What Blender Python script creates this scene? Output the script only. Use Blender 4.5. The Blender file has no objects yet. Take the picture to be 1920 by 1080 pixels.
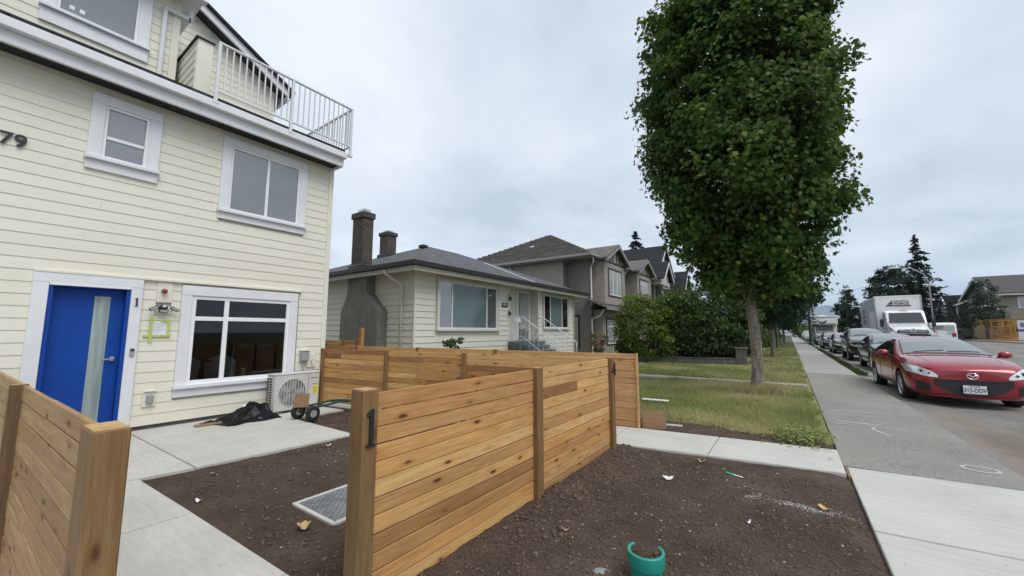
import bpy, bmesh, math, random
import numpy as np
from mathutils import Vector, Matrix, noise as mnoise
from mathutils.bvhtree import BVHTree
R=math.radians
random.seed(7); rng=np.random.default_rng(7)
scene=bpy.context.scene
COL=scene.collection
# ------------------------------------------------------------ camera
cd=bpy.data.cameras.new('camera'); cam=bpy.data.objects.new('camera',cd); COL.objects.link(cam)
cd.sensor_width=36; cd.lens=36*730/1920; cd.clip_start=.05; cd.clip_end=9000
cam.location=(0,0,1.38); cam.rotation_euler=(R(96.409),0,R(35.294)); scene.camera=cam
# ------------------------------------------------------------ sky, sun, exposure
SUN_EL,SUN_AZ=56,106     # azimuth measured from +Y towards +X
w=bpy.data.worlds.new('World'); scene.world=w; w.use_nodes=True
wn=w.node_tree; wn.nodes.clear(); wl=wn.links.new
def WN(t,**k):
    n=wn.nodes.new(t)
    for a,b in k.items(): setattr(n,a,b)
    return n
wo=WN('ShaderNodeOutputWorld'); sky=WN('ShaderNodeTexSky',sky_type='NISHITA',sun_disc=False)
sky.sun_elevation=R(SUN_EL); sky.sun_rotation=R(SUN_AZ)
b1=WN('ShaderNodeBackground'); b1.inputs[1].default_value=.1; wl(sky.outputs[0],b1.inputs[0])
b2=WN('ShaderNodeBackground'); b2.inputs[1].default_value=1.0
tc=WN('ShaderNodeTexCoord'); sx=WN('ShaderNodeSeparateXYZ'); wl(tc.outputs['Generated'],sx.inputs[0])
mz=WN('ShaderNodeMath',operation='MAXIMUM'); wl(sx.outputs[2],mz.inputs[0]); mz.inputs[1].default_value=0
az=WN('ShaderNodeMath',operation='ADD'); wl(mz.outputs[0],az.inputs[0]); az.inputs[1].default_value=.16
cx=WN('ShaderNodeMath',operation='DIVIDE'); wl(sx.outputs[0],cx.inputs[0]); wl(az.outputs[0],cx.inputs[1])
cy=WN('ShaderNodeMath',operation='DIVIDE'); wl(sx.outputs[1],cy.inputs[0]); wl(az.outputs[0],cy.inputs[1])
cb=WN('ShaderNodeCombineXYZ'); wl(cx.outputs[0],cb.inputs[0]); wl(cy.outputs[0],cb.inputs[1])
n1=WN('ShaderNodeTexNoise'); n1.inputs['Scale'].default_value=.9; n1.inputs['Detail'].default_value=6; n1.inputs['Roughness'].default_value=.52; n1.inputs['Distortion'].default_value=.25
wl(cb.outputs[0],n1.inputs['Vector'])
rp=WN('ShaderNodeValToRGB'); e=rp.color_ramp.elements
e[0].position=.36; e[0].color=(.37,.425,.49,1); e[1].position=.68; e[1].color=(.645,.675,.705,1)
m=e.new(.5); m.color=(.485,.535,.59,1)
wl(n1.outputs[0],rp.inputs[0]); wl(rp.outputs[0],b2.inputs[0])
mx=WN('ShaderNodeMixShader'); mx.inputs[0].default_value=.93; wl(b1.outputs[0],mx.inputs[1]); wl(b2.outputs[0],mx.inputs[2]); wl(mx.outputs[0],wo.inputs[0])
sl=bpy.data.lights.new('sun','SUN'); sl.energy=1.5; sl.angle=R(38); sl.color=(1,.975,.94)
so=bpy.data.objects.new('sun',sl); COL.objects.link(so); so.location=(10,0,30)
sd=Vector((math.sin(R(SUN_AZ))*math.cos(R(SUN_EL)),math.cos(R(SUN_AZ))*math.cos(R(SUN_EL)),math.sin(R(SUN_EL))))
so.rotation_euler=sd.to_track_quat('Z','Y').to_euler()
vs=scene.view_settings; scene.display_settings.display_device='sRGB'; vs.view_transform='Standard'; vs.look='None'; vs.exposure=.72; vs.gamma=1; vs.use_curve_mapping=False
scene.cycles.use_denoising=True; scene.cycles.max_bounces=7; scene.cycles.transparent_max_bounces=8
# ------------------------------------------------------------ node helpers
class NT:
    def __init__(s,name,base=(.5,.5,.5),rough=.6,metal=0,spec=.5,coat=0,trans=0):
        s.m=bpy.data.materials.new(name); s.m.use_nodes=True; s.t=s.m.node_tree
        s.b=s.t.nodes['Principled BSDF']; s.o=s.t.nodes['Material Output']
        s.set('Base Color',(*base,1) if len(base)==3 else base); s.set('Roughness',rough); s.set('Metallic',metal)
        s.set('Specular IOR Level',spec); s.set('Coat Weight',coat); s.set('Transmission Weight',trans)
    def set(s,k,v):
        if hasattr(v,'is_output'): s.t.links.new(v,s.b.inputs[k])
        else: s.b.inputs[k].default_value=v
    def n(s,t,ins={},**k):
        n=s.t.nodes.new(t)
        for a,b in k.items(): setattr(n,a,b)
        for a,b in ins.items():
            if hasattr(b,'is_output'): s.t.links.new(b,n.inputs[a])
            else: n.inputs[a].default_value=b
        return n
    def co(s,kind='Object',scale=(1,1,1),rnd=False,loc=(0,0,0)):
        v=s.n('ShaderNodeTexCoord').outputs[kind]
        if rnd:
            r=s.n('ShaderNodeObjectInfo').outputs['Random']
            a=s.n('ShaderNodeVectorMath',{0:r,1:(37.,91.,53.)},operation='MULTIPLY').outputs[0]
            v=s.n('ShaderNodeVectorMath',{0:v,1:a},operation='ADD').outputs[0]
        return s.n('ShaderNodeMapping',{'Vector':v,'Scale':scale,'Location':loc}).outputs[0]
    def noise(s,v,sc=5,det=4,ro=.55,dist=0): return s.n('ShaderNodeTexNoise',{'Vector':v,'Scale':sc,'Detail':det,'Roughness':ro,'Distortion':dist}).outputs[0]
    def vor(s,v,sc=5,feat='F1',out=0): return s.n('ShaderNodeTexVoronoi',{'Vector':v,'Scale':sc},feature=feat).outputs[out]
    def ramp(s,f,stops):
        r=s.n('ShaderNodeValToRGB',{0:f}); e=r.color_ramp.elements
        while len(e)<len(stops): e.new(.5)
        for i,(p,c) in enumerate(stops):
            e[i].position=p; e[i].color=(c,c,c,1) if not hasattr(c,'__len__') else (*c,1)
        return r.outputs[0]
    def mix(s,f,a,b,mode='MIX'):
        n=s.n('ShaderNodeMix',data_type='RGBA',blend_type=mode)
        for i,v in ((0,f),(6,a),(7,b)):
            if hasattr(v,'is_output'): s.t.links.new(v,n.inputs[i])
            else: n.inputs[i].default_value=(*v,1) if hasattr(v,'__len__') and len(v)==3 else v
        return n.outputs[2]
    def math(s,op,a,b=0):
        return s.n('ShaderNodeMath',{0:a,1:b},operation=op).outputs[0]
    def bump(s,h,st=.3,d=.01):
        n=s.n('ShaderNodeBump',{'Height':h,'Strength':st,'Distance':d}); s.set('Normal',n.outputs[0]); return n.outputs[0]
    def rnd(s): return s.n('ShaderNodeObjectInfo').outputs['Random']
def plain(name,base,rough=.6,metal=0,spec=.5,coat=0,var=.06,bump=0,bs=60):
    t=NT(name,base,rough,metal,spec,coat)
    v=t.co('Object',rnd=True); f=t.noise(v,3.,6,.65)
    lo=tuple(c*(1-var*1.6) for c in base); hi=tuple(min(1,c*(1+var)) for c in base)
    t.set('Base Color',t.ramp(f,[(.3,lo),(.7,hi)]))
    if bump: t.bump(t.noise(v,bs,3),bump,.004)
    return t.m
MT={}
def cedar(name,cols,rough=.62,gscale=1.0,knots=True,grain_axis=0):
    t=NT(name,rough=rough,spec=.3)
    sc=[14,14,14]; sc[grain_axis]=.9
    v=t.co('Object',tuple(sc),rnd=True); v1=t.co('Object',(1,1,1),rnd=True)
    ks=[17,17,17]; ks[grain_axis]=6.0; kv=t.co('Object',tuple(ks),rnd=True)
    r=t.rnd()
    basec=t.ramp(r,[(i/(len(cols)-1),c) for i,c in enumerate(cols)])
    g=t.noise(v,3.2*gscale,9,.66,.35)
    c=t.mix(t.ramp(g,[(.38,0.),(.62,.55)]),basec,t.mix(1.,basec,(.62,.48,.36),'MULTIPLY'))
    lg=t.noise(v1,2.3,4,.6)
    c=t.mix(t.ramp(lg,[(.42,0.),(.7,.5)]),c,t.mix(1.,c,(1.28,1.2,1.05),'MULTIPLY'))
    fine=t.noise(t.co('Object',tuple(x*(6 if i!=grain_axis else 2) for i,x in enumerate(sc)),rnd=True),4,3,.6)
    c=t.mix(t.ramp(fine,[(.4,.5),(.58,0.)]),c,t.mix(1.,c,(.7,.6,.5),'MULTIPLY'))
    if knots:
        kd=t.vor(kv,.62); km=t.ramp(kd,[(.075,1.),(.15,0.)]); kh=t.ramp(kd,[(.10,.5),(.30,0.)])
        c=t.mix(kh,c,t.mix(1.,c,(.72,.48,.3),'MULTIPLY')); c=t.mix(km,c,(.085,.035,.015))
    t.set('Base Color',c); t.bump(g,.25,.004)
    return t.m
CB=[(.52,.29,.105),(.66,.41,.165),(.31,.16,.068),(.74,.50,.23),(.44,.235,.09),(.64,.39,.155),(.27,.135,.06),(.56,.325,.12),(.70,.47,.215),(.46,.255,.105)]
MT['cedar']=cedar('cedar_boards',CB)
MT['cedar_grey']=cedar('weathered_cedar_boards',[(.36,.235,.115),(.45,.31,.16),(.31,.195,.095),(.48,.33,.175)])
MT['cedar_red']=cedar('reddish_cedar_boards',[(.55,.32,.15),(.64,.41,.20),(.47,.26,.12),(.66,.43,.22)])
MT['post']=cedar('treated_post',[(.24,.15,.07),(.21,.135,.062),(.27,.17,.075)],grain_axis=2)
MT['post_dk']=cedar('dark_weathered_post',[(.12,.08,.05),(.15,.10,.06)],grain_axis=2)
MT['post_top']=cedar('cut_post',[(.5,.34,.16),(.55,.38,.18)],grain_axis=2,knots=False)
MT['ply']=cedar('plywood',[(.30,.20,.115),(.27,.175,.10)],knots=False)
def siding(name,c,c2):
    t=NT(name,rough=.55,spec=.35); v=t.co('Object',(.8,6,6),rnd=True); f=t.noise(v,2.,5,.6)
    t.set('Base Color',t.mix(t.ramp(t.rnd(),[(0,0.),(1,.35)]),t.ramp(f,[(.3,c),(.75,c2)]),tuple(x*.94 for x in c)))
    t.bump(t.noise(t.co('Object',(3,60,60),rnd=True),3,4),.12,.003); return t.m
MT['cream']=siding('cream_siding',(.70,.675,.57),(.745,.72,.62))
MT['cream_old']=siding('old_cream_siding',(.64,.62,.545),(.69,.67,.60))
MT['cream_trim']=plain('cream_trim',(.715,.69,.59),.5,var=.03)
MT['white']=plain('white_trim',(.70,.715,.74),.5,var=.04,bump=.05)
MT['whitegloss']=plain('white_metal',(.66,.68,.70),.35,var=.03)
MT['vinyl']=plain('white_vinyl',(.78,.79,.80),.35,var=.02)
MT['offwhite']=plain('off_white_soffit',(.58,.56,.50),.6,var=.06)
MT['blue']=plain('blue_door_paint',(.001,.050,.30),.5,spec=.3,var=.05)
MT['black']=plain('black_metal',(.012,.012,.014),.5)
MT['blackpl']=plain('black_plastic',(.02,.02,.022),.42)
MT['darkgut']=plain('dark_brown_gutter',(.022,.017,.016),.5)
MT['greybox']=plain('grey_metal_box',(.30,.31,.31),.45)
MT['steel']=plain('brushed_steel',(.55,.56,.57),.32,1.)
MT['chrome']=plain('chrome',(.75,.76,.78),.12,1.)
MT['rubber']=plain('rubber',(.016,.016,.017),.85)
MT['red_plastic']=plain('red_plastic',(.30,.012,.015),.3)
MT['yellow']=plain('yellow_label',(.80,.62,.02),.5)
MT['tape']=plain('green_masking_tape',(.42,.55,.12),.6,var=.1)
MT['paper']=plain('paper',(.74,.75,.78),.7,var=.03)
MT['ink']=plain('grey_ink',(.18,.19,.26),.7)
MT['acgrey']=plain('air_conditioner_casing',(.56,.555,.53),.45,var=.03)
MT['acdark']=plain('air_conditioner_shadow_grey',(.16,.16,.165),.55)
MT['teal']=plain('teal_pvc',(.02,.30,.235),.42,var=.07)
MT['greenpaint']=plain('dark_green_paint',(.01,.055,.045),.45)
MT['stucco']=plain('taupe_stucco',(.20,.18,.155),.85,var=.09,bump=.4,bs=90)
MT['stucco_lt']=plain('light_taupe_stucco',(.30,.27,.235),.85,var=.09,bump=.4,bs=90)
MT['darktrim']=plain('dark_window_trim',(.028,.026,.026),.5)
MT['bluegrey']=plain('blue_grey_porch_paint',(.10,.13,.14),.6)
MT['darksiding']=plain('charcoal_siding',(.05,.052,.058),.6)
MT['palewall']=plain('pale_shingle_wall',(.46,.45,.42),.7)
MT['tan']=plain('tan_wall',(.33,.30,.24),.8,var=.08)
MT['gutter_grey']=plain('grey_gutter',(.26,.255,.25),.5)
MT['plastic_bag']=NT('black_plastic_sheet',(.004,.004,.005),.36,spec=.22).m
MT['lowconc']=plain('weathered_concrete',(.11,.105,.097),.9,var=.25,bump=.4,bs=30)
def concrete(name,lo,hi,broom=(3,60,1)):
    t=NT(name,rough=.85,spec=.25); v=t.co('Object'); f=t.noise(v,1.3,7,.62); g=t.noise(v,55,3,.7); st=t.noise(t.co('Object',broom),1.0,4,.6)
    c=t.ramp(f,[(.28,lo),(.72,hi)])
    c=t.mix(t.ramp(g,[(.3,.22),(.6,0.)]),c,t.mix(1.,c,(.7,.69,.66),'MULTIPLY'))
    c=t.mix(t.ramp(st,[(.38,.5),(.62,0.)]),c,t.mix(1.,c,(.82,.81,.79),'MULTIPLY'))
    c=t.mix(t.ramp(t.rnd(),[(0,0.),(1,.25)]),c,t.mix(1.,c,(.85,.85,.86),'MULTIPLY'))
    sp=t.vor(v,7.); c=t.mix(t.ramp(sp,[(.035,.6),(.06,0.)]),c,(.16,.13,.10))
    t.set('Base Color',c); t.bump(st,.18,.004); return t.m
MT['conc']=concrete('fresh_concrete',(.47,.465,.425),(.59,.58,.535),(2.2,26,1))
MT['conc_patio']=concrete('patio_concrete',(.47,.46,.42),(.60,.585,.54),(6,30,1))
MT['conc_old']=concrete('old_sidewalk_concrete',(.30,.295,.27),(.40,.39,.36),(8,8,1))
def asphalt(name,lo,hi,dirt,patch_=False):
    t=NT(name,rough=.9,spec=.25); v=t.co('Object'); f=t.noise(v,.55,6,.6); g=t.noise(v,38,3,.75); d=t.noise(t.co('Object',(1.6,.5,1),loc=(3,1,0)),.55,5,.6)
    c=t.ramp(f,[(.3,lo),(.7,hi)])
    c=t.mix(t.ramp(g,[(.32,.55),(.6,0.)]),c,t.mix(1.,c,(.5,.49,.47),'MULTIPLY'))
    c=t.mix(t.ramp(g,[(.55,0.),(.75,.4)]),c,t.mix(1.,c,(1.5,1.48,1.4),'MULTIPLY'))
    c=t.mix(t.ramp(d,[(.52,0.),(.68,.75)]),c,dirt)
    if patch_:
        sp=t.n('ShaderNodeSeparateXYZ',{0:v}); dx=t.math('MULTIPLY',t.math('SUBTRACT',sp.outputs[0],2.9),.75); dy=t.math('MULTIPLY',t.math('SUBTRACT',sp.outputs[1],7.6),.42)
        rr_=t.math('ADD',t.math('ADD',t.math('MULTIPLY',dx,dx),t.math('MULTIPLY',dy,dy)),t.math('MULTIPLY',t.math('SUBTRACT',t.noise(v,2.4,6,.7),.5),2.2))
        c=t.mix(t.ramp(rr_,[(.25,.5),(.9,0.)]),c,(.22,.16,.11))
        c=t.mix(t.math('MULTIPLY',t.ramp(t.noise(t.co('Object',(1,.25,1)),.8,5,.65),[(.5,0.),(.62,.6)]),1.),c,t.mix(1.,c,(.62,.6,.58),'MULTIPLY'))
    ck=t.vor(t.n('ShaderNodeVectorMath',{0:v,1:t.n('ShaderNodeTexNoise',{'Vector':v,'Scale':2.2,'Detail':4}).outputs[1]},operation='ADD').outputs[0],.55,'DISTANCE_TO_EDGE')
    c=t.mix(t.ramp(ck,[(.003,.30),(.008,0.)]),c,(.08,.077,.072))
    t.set('Base Color',c); t.bump(g,.35,.006); return t.m
MT['asphalt_walk']=asphalt('worn_asphalt_walk',(.235,.228,.205),(.315,.305,.275),(.25,.22,.175))
MT['asphalt']=asphalt('road_asphalt',(.185,.18,.17),(.27,.262,.245),(.22,.175,.13),True)
t=NT('soil',rough=.95,spec=.15); v=t.co('Object'); f=t.noise(v,1.6,8,.65); g=t.noise(v,42,4,.75); h=t.noise(v,110,3,.7)
c=t.ramp(f,[(.3,(.078,.056,.043)),(.52,(.138,.100,.077)),(.74,(.21,.158,.124))])
c=t.mix(t.ramp(g,[(.3,.7),(.55,0.)]),c,t.mix(1.,c,(.42,.4,.38),'MULTIPLY')); c=t.mix(t.ramp(h,[(.6,0.),(.75,.75)]),c,(.19,.14,.10))
t.set('Base Color',c); t.bump(t.math('ADD',g,t.math('MULTIPLY',h,.7)),1.,.03); MT['soil']=t.m
t=NT('soil_clod',rough=.95,spec=.12); v=t.co('Object'); f=t.noise(v,9,4,.7); t.set('Base Color',t.ramp(f,[(.3,(.064,.046,.035)),(.55,(.12,.088,.067)),(.78,(.20,.152,.118))])); MT['clod']=t.m
t=NT('lawn_ground',rough=.95,spec=.1); v=t.co('Object'); f=t.noise(v,.7,6,.65); g=t.noise(v,30,4,.7)
c=t.ramp(f,[(.36,(.16,.185,.065)),(.5,(.27,.26,.11)),(.62,(.42,.35,.19))]); c=t.mix(t.ramp(g,[(.3,.6),(.6,0.)]),c,(.06,.06,.03)); t.set('Base Color',c); t.bump(g,.8,.03); MT['lawn']=t.m
t=NT('far_ground',rough=.95,spec=.1); t.set('Base Color',t.ramp(t.noise(t.co('Object'),.05,5),[(.35,(.06,.075,.03)),(.65,(.12,.115,.075))])); MT['ground']=t.m
def shingle(name,c0,c1,sx,sy):
    t=NT(name,rough=.9,spec=.2); v=t.co('Object')
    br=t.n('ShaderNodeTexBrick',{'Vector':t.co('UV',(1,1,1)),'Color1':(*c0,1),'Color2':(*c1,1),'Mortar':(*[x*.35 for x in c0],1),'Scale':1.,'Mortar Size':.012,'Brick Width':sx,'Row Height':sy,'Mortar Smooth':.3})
    f=t.noise(v,2.,5,.65); g=t.noise(v,70,3,.7)
    c=t.mix(t.ramp(f,[(.35,.45),(.65,0.)]),br.outputs[0],t.mix(1.,br.outputs[0],(.65,.65,.66),'MULTIPLY')); c=t.mix(t.ramp(g,[(.35,.5),(.6,0.)]),c,t.mix(1.,c,(.55,.55,.55),'MULTIPLY'))
    t.set('Base Color',c); t.bump(br.outputs[1],-.5,.02); return t.m
MT['shingle']=shingle('grey_asphalt_shingles',(.105,.108,.115),(.175,.178,.185),.33,.14)
MT['shingle_dk']=shingle('dark_asphalt_shingles',(.028,.029,.034),(.045,.046,.052),.33,.14)
MT['tile']=shingle('brown_grey_roof_tile',(.15,.138,.122),(.20,.185,.165),.42,.335)  # dark row joints stand in for the shade under each tile course
MT['shingle_br']=shingle('brown_shingles',(.10,.095,.09),(.14,.13,.125),.33,.14)
def brickm(name,c0,c1,mo):
    t=NT(name,rough=.9,spec=.2)
    br=t.n('ShaderNodeTexBrick',{'Vector':t.co('UV'),'Color1':(*c0,1),'Color2':(*c1,1),'Mortar':(*mo,1),'Scale':1.,'Mortar Size':.01,'Brick Width':.22,'Row Height':.075})
    f=t.noise(t.co('Object'),4,5,.65); c=t.mix(t.ramp(f,[(.35,.5),(.65,0.)]),br.outputs[0],t.mix(1.,br.outputs[0],(.6,.6,.58),'MULTIPLY')); t.set('Base Color',c); t.bump(br.outputs[1],-.4,.012); return t.m
MT['brick']=brickm('sooty_brick',(.062,.05,.044),(.095,.078,.068),(.12,.11,.1))
MT['parged']=brickm('painted_grey_brick',(.17,.168,.145),(.205,.20,.175),(.22,.215,.19))
def glass(name,base,rough=.04,spec=.6): return NT(name,base,rough,spec=spec).m
tg=NT('grey_window_glass',(.12,.125,.13),.05,spec=1.,coat=1.); tg.set('Coat IOR',2.1); tg.set('Coat Roughness',.02); MT['glass_grey']=tg.m
MT['glass_dark']=glass('dark_window_glass',(.01,.011,.012),.03,.6)
MT['glass_teal']=glass('pale_curtained_glass',(.12,.17,.17),.07,.6)
MT['glass_white']=glass('white_curtained_glass',(.36,.39,.39),.1,.5)
MT['carglass']=glass('car_window_glass',(.012,.014,.015),.02,.7)
MT['windscreen_dk']=glass('truck_windscreen_glass',(.03,.038,.038),.05,.7)
MT['windscreen']=glass('windscreen_glass',(.17,.20,.20),.04,.9)  # reflected sky is put into the pale base colour
t=NT('clear_window_glass',(1,1,1),.0); t.t.nodes.remove(t.b)
fr=t.n('ShaderNodeFresnel',{'IOR':1.5}); tr=t.n('ShaderNodeBsdfTransparent',{'Color':(.6,.61,.61,1)}); gl=t.n('ShaderNodeBsdfGlossy',{'Roughness':.015,'Color':(.9,.92,.93,1)})
ms=t.n('ShaderNodeMixShader',{0:fr.outputs[0],1:tr.outputs[0],2:gl.outputs[0]}); t.t.links.new(ms.outputs[0],t.o.inputs[0]); MT['clearglass']=t.m
t=NT('frosted_glass',rough=.35,spec=.5); t.set('Base Color',t.ramp(t.noise(t.co('Object',(1,9,.5)),2.2,4,.5),[(.35,(.20,.255,.26)),(.7,(.36,.42,.41))])); t.bump(t.noise(t.co('Object'),160,2),.3,.002); MT['frost']=t.m
def paint(name,c,flake=.0,rough=.28): 
    t=NT(name,c,rough,metal=flake,spec=.5,coat=1.); t.set('Coat Roughness',.04)
    t.set('Base Color',t.ramp(t.noise(t.co('Object'),2.,5,.6),[(.3,tuple(x*.88 for x in c)),(.7,tuple(min(1,x*1.06) for x in c))])); return t.m
MT['red']=paint('red_car_paint',(.30,.008,.018),.25)
MT['slate']=paint('slate_car_paint',(.035,.045,.055),.5)
MT['carblack']=paint('black_car_paint',(.010,.010,.012),.2)
MT['carwhite']=paint('white_car_paint',(.78,.79,.80))
MT['silver']=paint('silver_car_paint',(.38,.39,.40),.6)
MT['boxwhite']=plain('white_truck_box',(.78,.78,.77),.45,var=.04)
MT['boxgrey']=plain('grey_truck_side',(.42,.43,.45),.45,var=.06)
MT['rvbeige']=plain('off_white_motorhome_panel',(.66,.64,.60),.45,var=.06)
MT['lamp']=NT('headlamp_lens',(.72,.75,.77),.1,metal=.25,coat=1.).m
MT['lampdk']=NT('headlamp_projector',(.03,.05,.09),.05,metal=.5).m
MT['amber']=plain('amber_lens',(.75,.25,.02),.3)
MT['navy']=plain('navy_print',(.03,.03,.07),.6)
MT['purple']=plain('purple_print',(.10,.06,.30),.6)
MT['orange']=plain('orange_mesh',(.40,.20,.07),.8,var=.2)
MT['yellowpaint']=plain('yellow_scaffold_paint',(.55,.38,.05),.6)
MT['chalk']=plain('white_marking_paint',(.50,.50,.475),.9,var=.25)
MT['skinleaf']=plain('dry_leaf',(.45,.33,.15),.8)
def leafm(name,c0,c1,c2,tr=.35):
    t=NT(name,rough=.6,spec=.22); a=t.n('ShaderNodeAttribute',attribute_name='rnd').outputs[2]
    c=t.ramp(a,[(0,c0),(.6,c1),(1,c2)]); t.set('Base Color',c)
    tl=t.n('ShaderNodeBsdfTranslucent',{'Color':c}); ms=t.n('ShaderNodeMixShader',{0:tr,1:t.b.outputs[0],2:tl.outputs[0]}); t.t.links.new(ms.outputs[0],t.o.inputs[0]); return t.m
MT['maple']=leafm('maple_leaves',(.030,.068,.014),(.062,.122,.020),(.155,.205,.034))
MT['maple2']=leafm('dark_maple_leaves',(.018,.045,.018),(.03,.07,.022),(.055,.10,.028))
MT['shrub_lime']=leafm('light_shrub_leaves',(.07,.115,.014),(.12,.18,.022),(.19,.25,.035))
MT['shrub_dk']=leafm('rhododendron_leaves',(.032,.066,.017),(.062,.108,.027),(.15,.19,.05),.3)
MT['needle']=leafm('conifer_needles',(.014,.026,.017),(.022,.042,.022),(.038,.062,.03),.15)
MT['needle_gy']=leafm('grey_green_foliage',(.02,.036,.022),(.036,.062,.03),(.06,.09,.045),.2)
MT['grass']=leafm('grass_blades',(.21,.255,.085),(.33,.35,.135),(.55,.48,.26),.35)
MT['dry']=leafm('dry_grass_blades',(.34,.28,.14),(.48,.41,.22),(.60,.53,.32),.4)
MT['mulch']=leafm('soil_fibres',(.08,.055,.04),(.15,.11,.082),(.28,.215,.16),.05)
MT['flower']=plain('white_clover_flower',(.55,.55,.48),.8)
MT['rose']=plain('pink_rose',(.42,.07,.09),.7)
t=NT('maple_bark',rough=.9,spec=.2); v=t.co('Object',(6,6,1.2)); f=t.noise(v,2.2,8,.68,.6); g=t.noise(t.co('Object',(3,3,14)),2.5,5,.7)
c=t.ramp(f,[(.3,(.10,.085,.066)),(.5,(.24,.215,.175)),(.72,(.44,.41,.35))]); c=t.mix(t.ramp(g,[(.35,.6),(.55,0.)]),c,(.05,.042,.033)); t.set('Base Color',c); t.bump(f,.8,.02); MT['bark']=t.m
MT['bark_dk']=plain('dark_bark',(.06,.05,.04),.9,var=.3,bump=.6,bs=25)
t=NT('diamond_plate',rough=.5,metal=.8,spec=.5); t.set('Base Color',t.ramp(t.noise(t.co('Object'),9,5,.6),[(.3,(.16,.165,.17)),(.7,(.32,.33,.34))])); MT['dplate']=t.m
t=NT('mountain_forest',rough=1,spec=0); t.set('Base Color',t.ramp(t.noise(t.co('Object'),.004,6),[(.3,(.05,.075,.06)),(.7,(.11,.13,.11))])); MT['mountain']=t.m
# ------------------------------------------------------------ mesh helpers
class MB:
    def __init__(s): s.v=[]; s.f=[]; s.uv={}
    def add(s,vs,fs):
        o=len(s.v); s.v+= [tuple(x) for x in vs]; s.f+=[tuple(i+o for i in f) for f in fs]; return s
    def box(s,x0,x1,y0,y1,z0,z1,bev=0,mtx=None):
        if bev>0:
            bm=bmesh.new(); bmesh.ops.create_cube(bm,size=1,matrix=Matrix.Translation(((x0+x1)/2,(y0+y1)/2,(z0+z1)/2))@Matrix.Diagonal((x1-x0,y1-y0,z1-z0,1)))
            bmesh.ops.bevel(bm,geom=bm.edges[:],offset=bev,segments=1,affect='EDGES',profile=.5)
            vs=[v.co.copy() for v in bm.verts]; bm.verts.index_update(); fs=[[v.index for v in f.verts] for f in bm.faces]; bm.free()
        else:
            vs=[Vector(p) for p in ((x0,y0,z0),(x1,y0,z0),(x1,y1,z0),(x0,y1,z0),(x0,y0,z1),(x1,y0,z1),(x1,y1,z1),(x0,y1,z1))]
            fs=[(0,3,2,1),(4,5,6,7),(0,1,5,4),(1,2,6,5),(2,3,7,6),(3,0,4,7)]
        if mtx: vs=[mtx@v for v in vs]
        return s.add(vs,fs)
    def prism(s,pts,axis,a,b,mtx=None):
        """extrude 2D polygon along axis from a to b; axis 'x': pts=(y,z); 'y': (x,z); 'z': (x,y)"""
        def P(p,t): return {'x':(t,p[0],p[1]),'y':(p[0],t,p[1]),'z':(p[0],p[1],t)}[axis]
        n=len(pts); vs=[Vector(P(p,a)) for p in pts]+[Vector(P(p,b)) for p in pts]
        if mtx: vs=[mtx@v for v in vs]
        return s.add(vs,[tuple(range(n))[::-1],tuple(range(n,2*n))]+[(i,(i+1)%n,n+(i+1)%n,n+i) for i in range(n)])
    def tube(s,pts,rad,seg=10,cap=True):
        pts=[Vector(p) for p in pts]; n=len(pts)
        rad=rad if hasattr(rad,'__len__') else [rad]*n
        o=len(s.v); ref=None
        for i,p in enumerate(pts):
            d=(pts[min(i+1,n-1)]-pts[max(i-1,0)]).normalized()
            if ref is None: ref=Vector((0,0,1)) if abs(d.z)<.9 else Vector((1,0,0))
            a=d.cross(ref).normalized(); b=d.cross(a).normalized(); ref=a.cross(d)
            for k in range(seg):
                t=2*math.pi*k/seg; s.v.append(tuple(p+(a*math.cos(t)+b*math.sin(t))*rad[i]))
        for i in range(n-1):
            for k in range(seg): s.f.append((o+i*seg+k,o+i*seg+(k+1)%seg,o+(i+1)*seg+(k+1)%seg,o+(i+1)*seg+k))
        if cap: s.f.append(tuple(o+k for k in range(seg))[::-1]); s.f.append(tuple(o+(n-1)*seg+k for k in range(seg)))
        return s
    def cyl(s,c,r,h,axis='z',seg=20,r2=None):
        c=Vector(c); d={'x':Vector((1,0,0)),'y':Vector((0,1,0)),'z':Vector((0,0,1))}[axis]
        return s.tube([c,c+d*h],[r,r if r2 is None else r2],seg)
    def lathe(s,prof,axis='z',seg=24,c=(0,0,0)):
        """profile [(r,t)] revolved about the axis"""
        o=len(s.v); n=len(prof)
        for k in range(seg):
            a=2*math.pi*k/seg; ca,sa=math.cos(a),math.sin(a)
            for r,t in prof:
                p={'z':(r*ca,r*sa,t),'x':(t,r*ca,r*sa),'y':(r*ca,t,r*sa)}[axis]; s.v.append((p[0]+c[0],p[1]+c[1],p[2]+c[2]))
        for k in range(seg):
            for i in range(n-1): s.f.append((o+k*n+i,o+((k+1)%seg)*n+i,o+((k+1)%seg)*n+i+1,o+k*n+i+1))
        return s
    def grid(s,fn,nu,nv):
        o=len(s.v)
        for i in range(nu+1):
            for j in range(nv+1): s.v.append(tuple(fn(i/nu,j/nv)))
        for i in range(nu):
            for j in range(nv): a=o+i*(nv+1)+j; s.f.append((a,a+nv+1,a+nv+2,a+1))
        return s
    def mesh(s,name,smooth=False,uv=None):
        me=bpy.data.meshes.new(name); me.from_pydata(s.v,[],s.f); me.update()
        if smooth:
            for p in me.polygons: p.use_smooth=True
        bm=bmesh.new(); bm.from_mesh(me); bmesh.ops.recalc_face_normals(bm,faces=bm.faces)
        if uv=='box':
            L=bm.loops.layers.uv.new('UVMap')
            for f in bm.faces:
                n=f.normal; h=Vector((n.x,n.y,0))
                ud=Vector((-h.y,h.x,0)).normalized() if h.length>.02 else Vector((1,0,0)); vd=n.cross(ud)
                for l in f.loops: l[L].uv=(l.vert.co.dot(ud),l.vert.co.dot(vd))
        bm.to_mesh(me); bm.free(); return me
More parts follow.
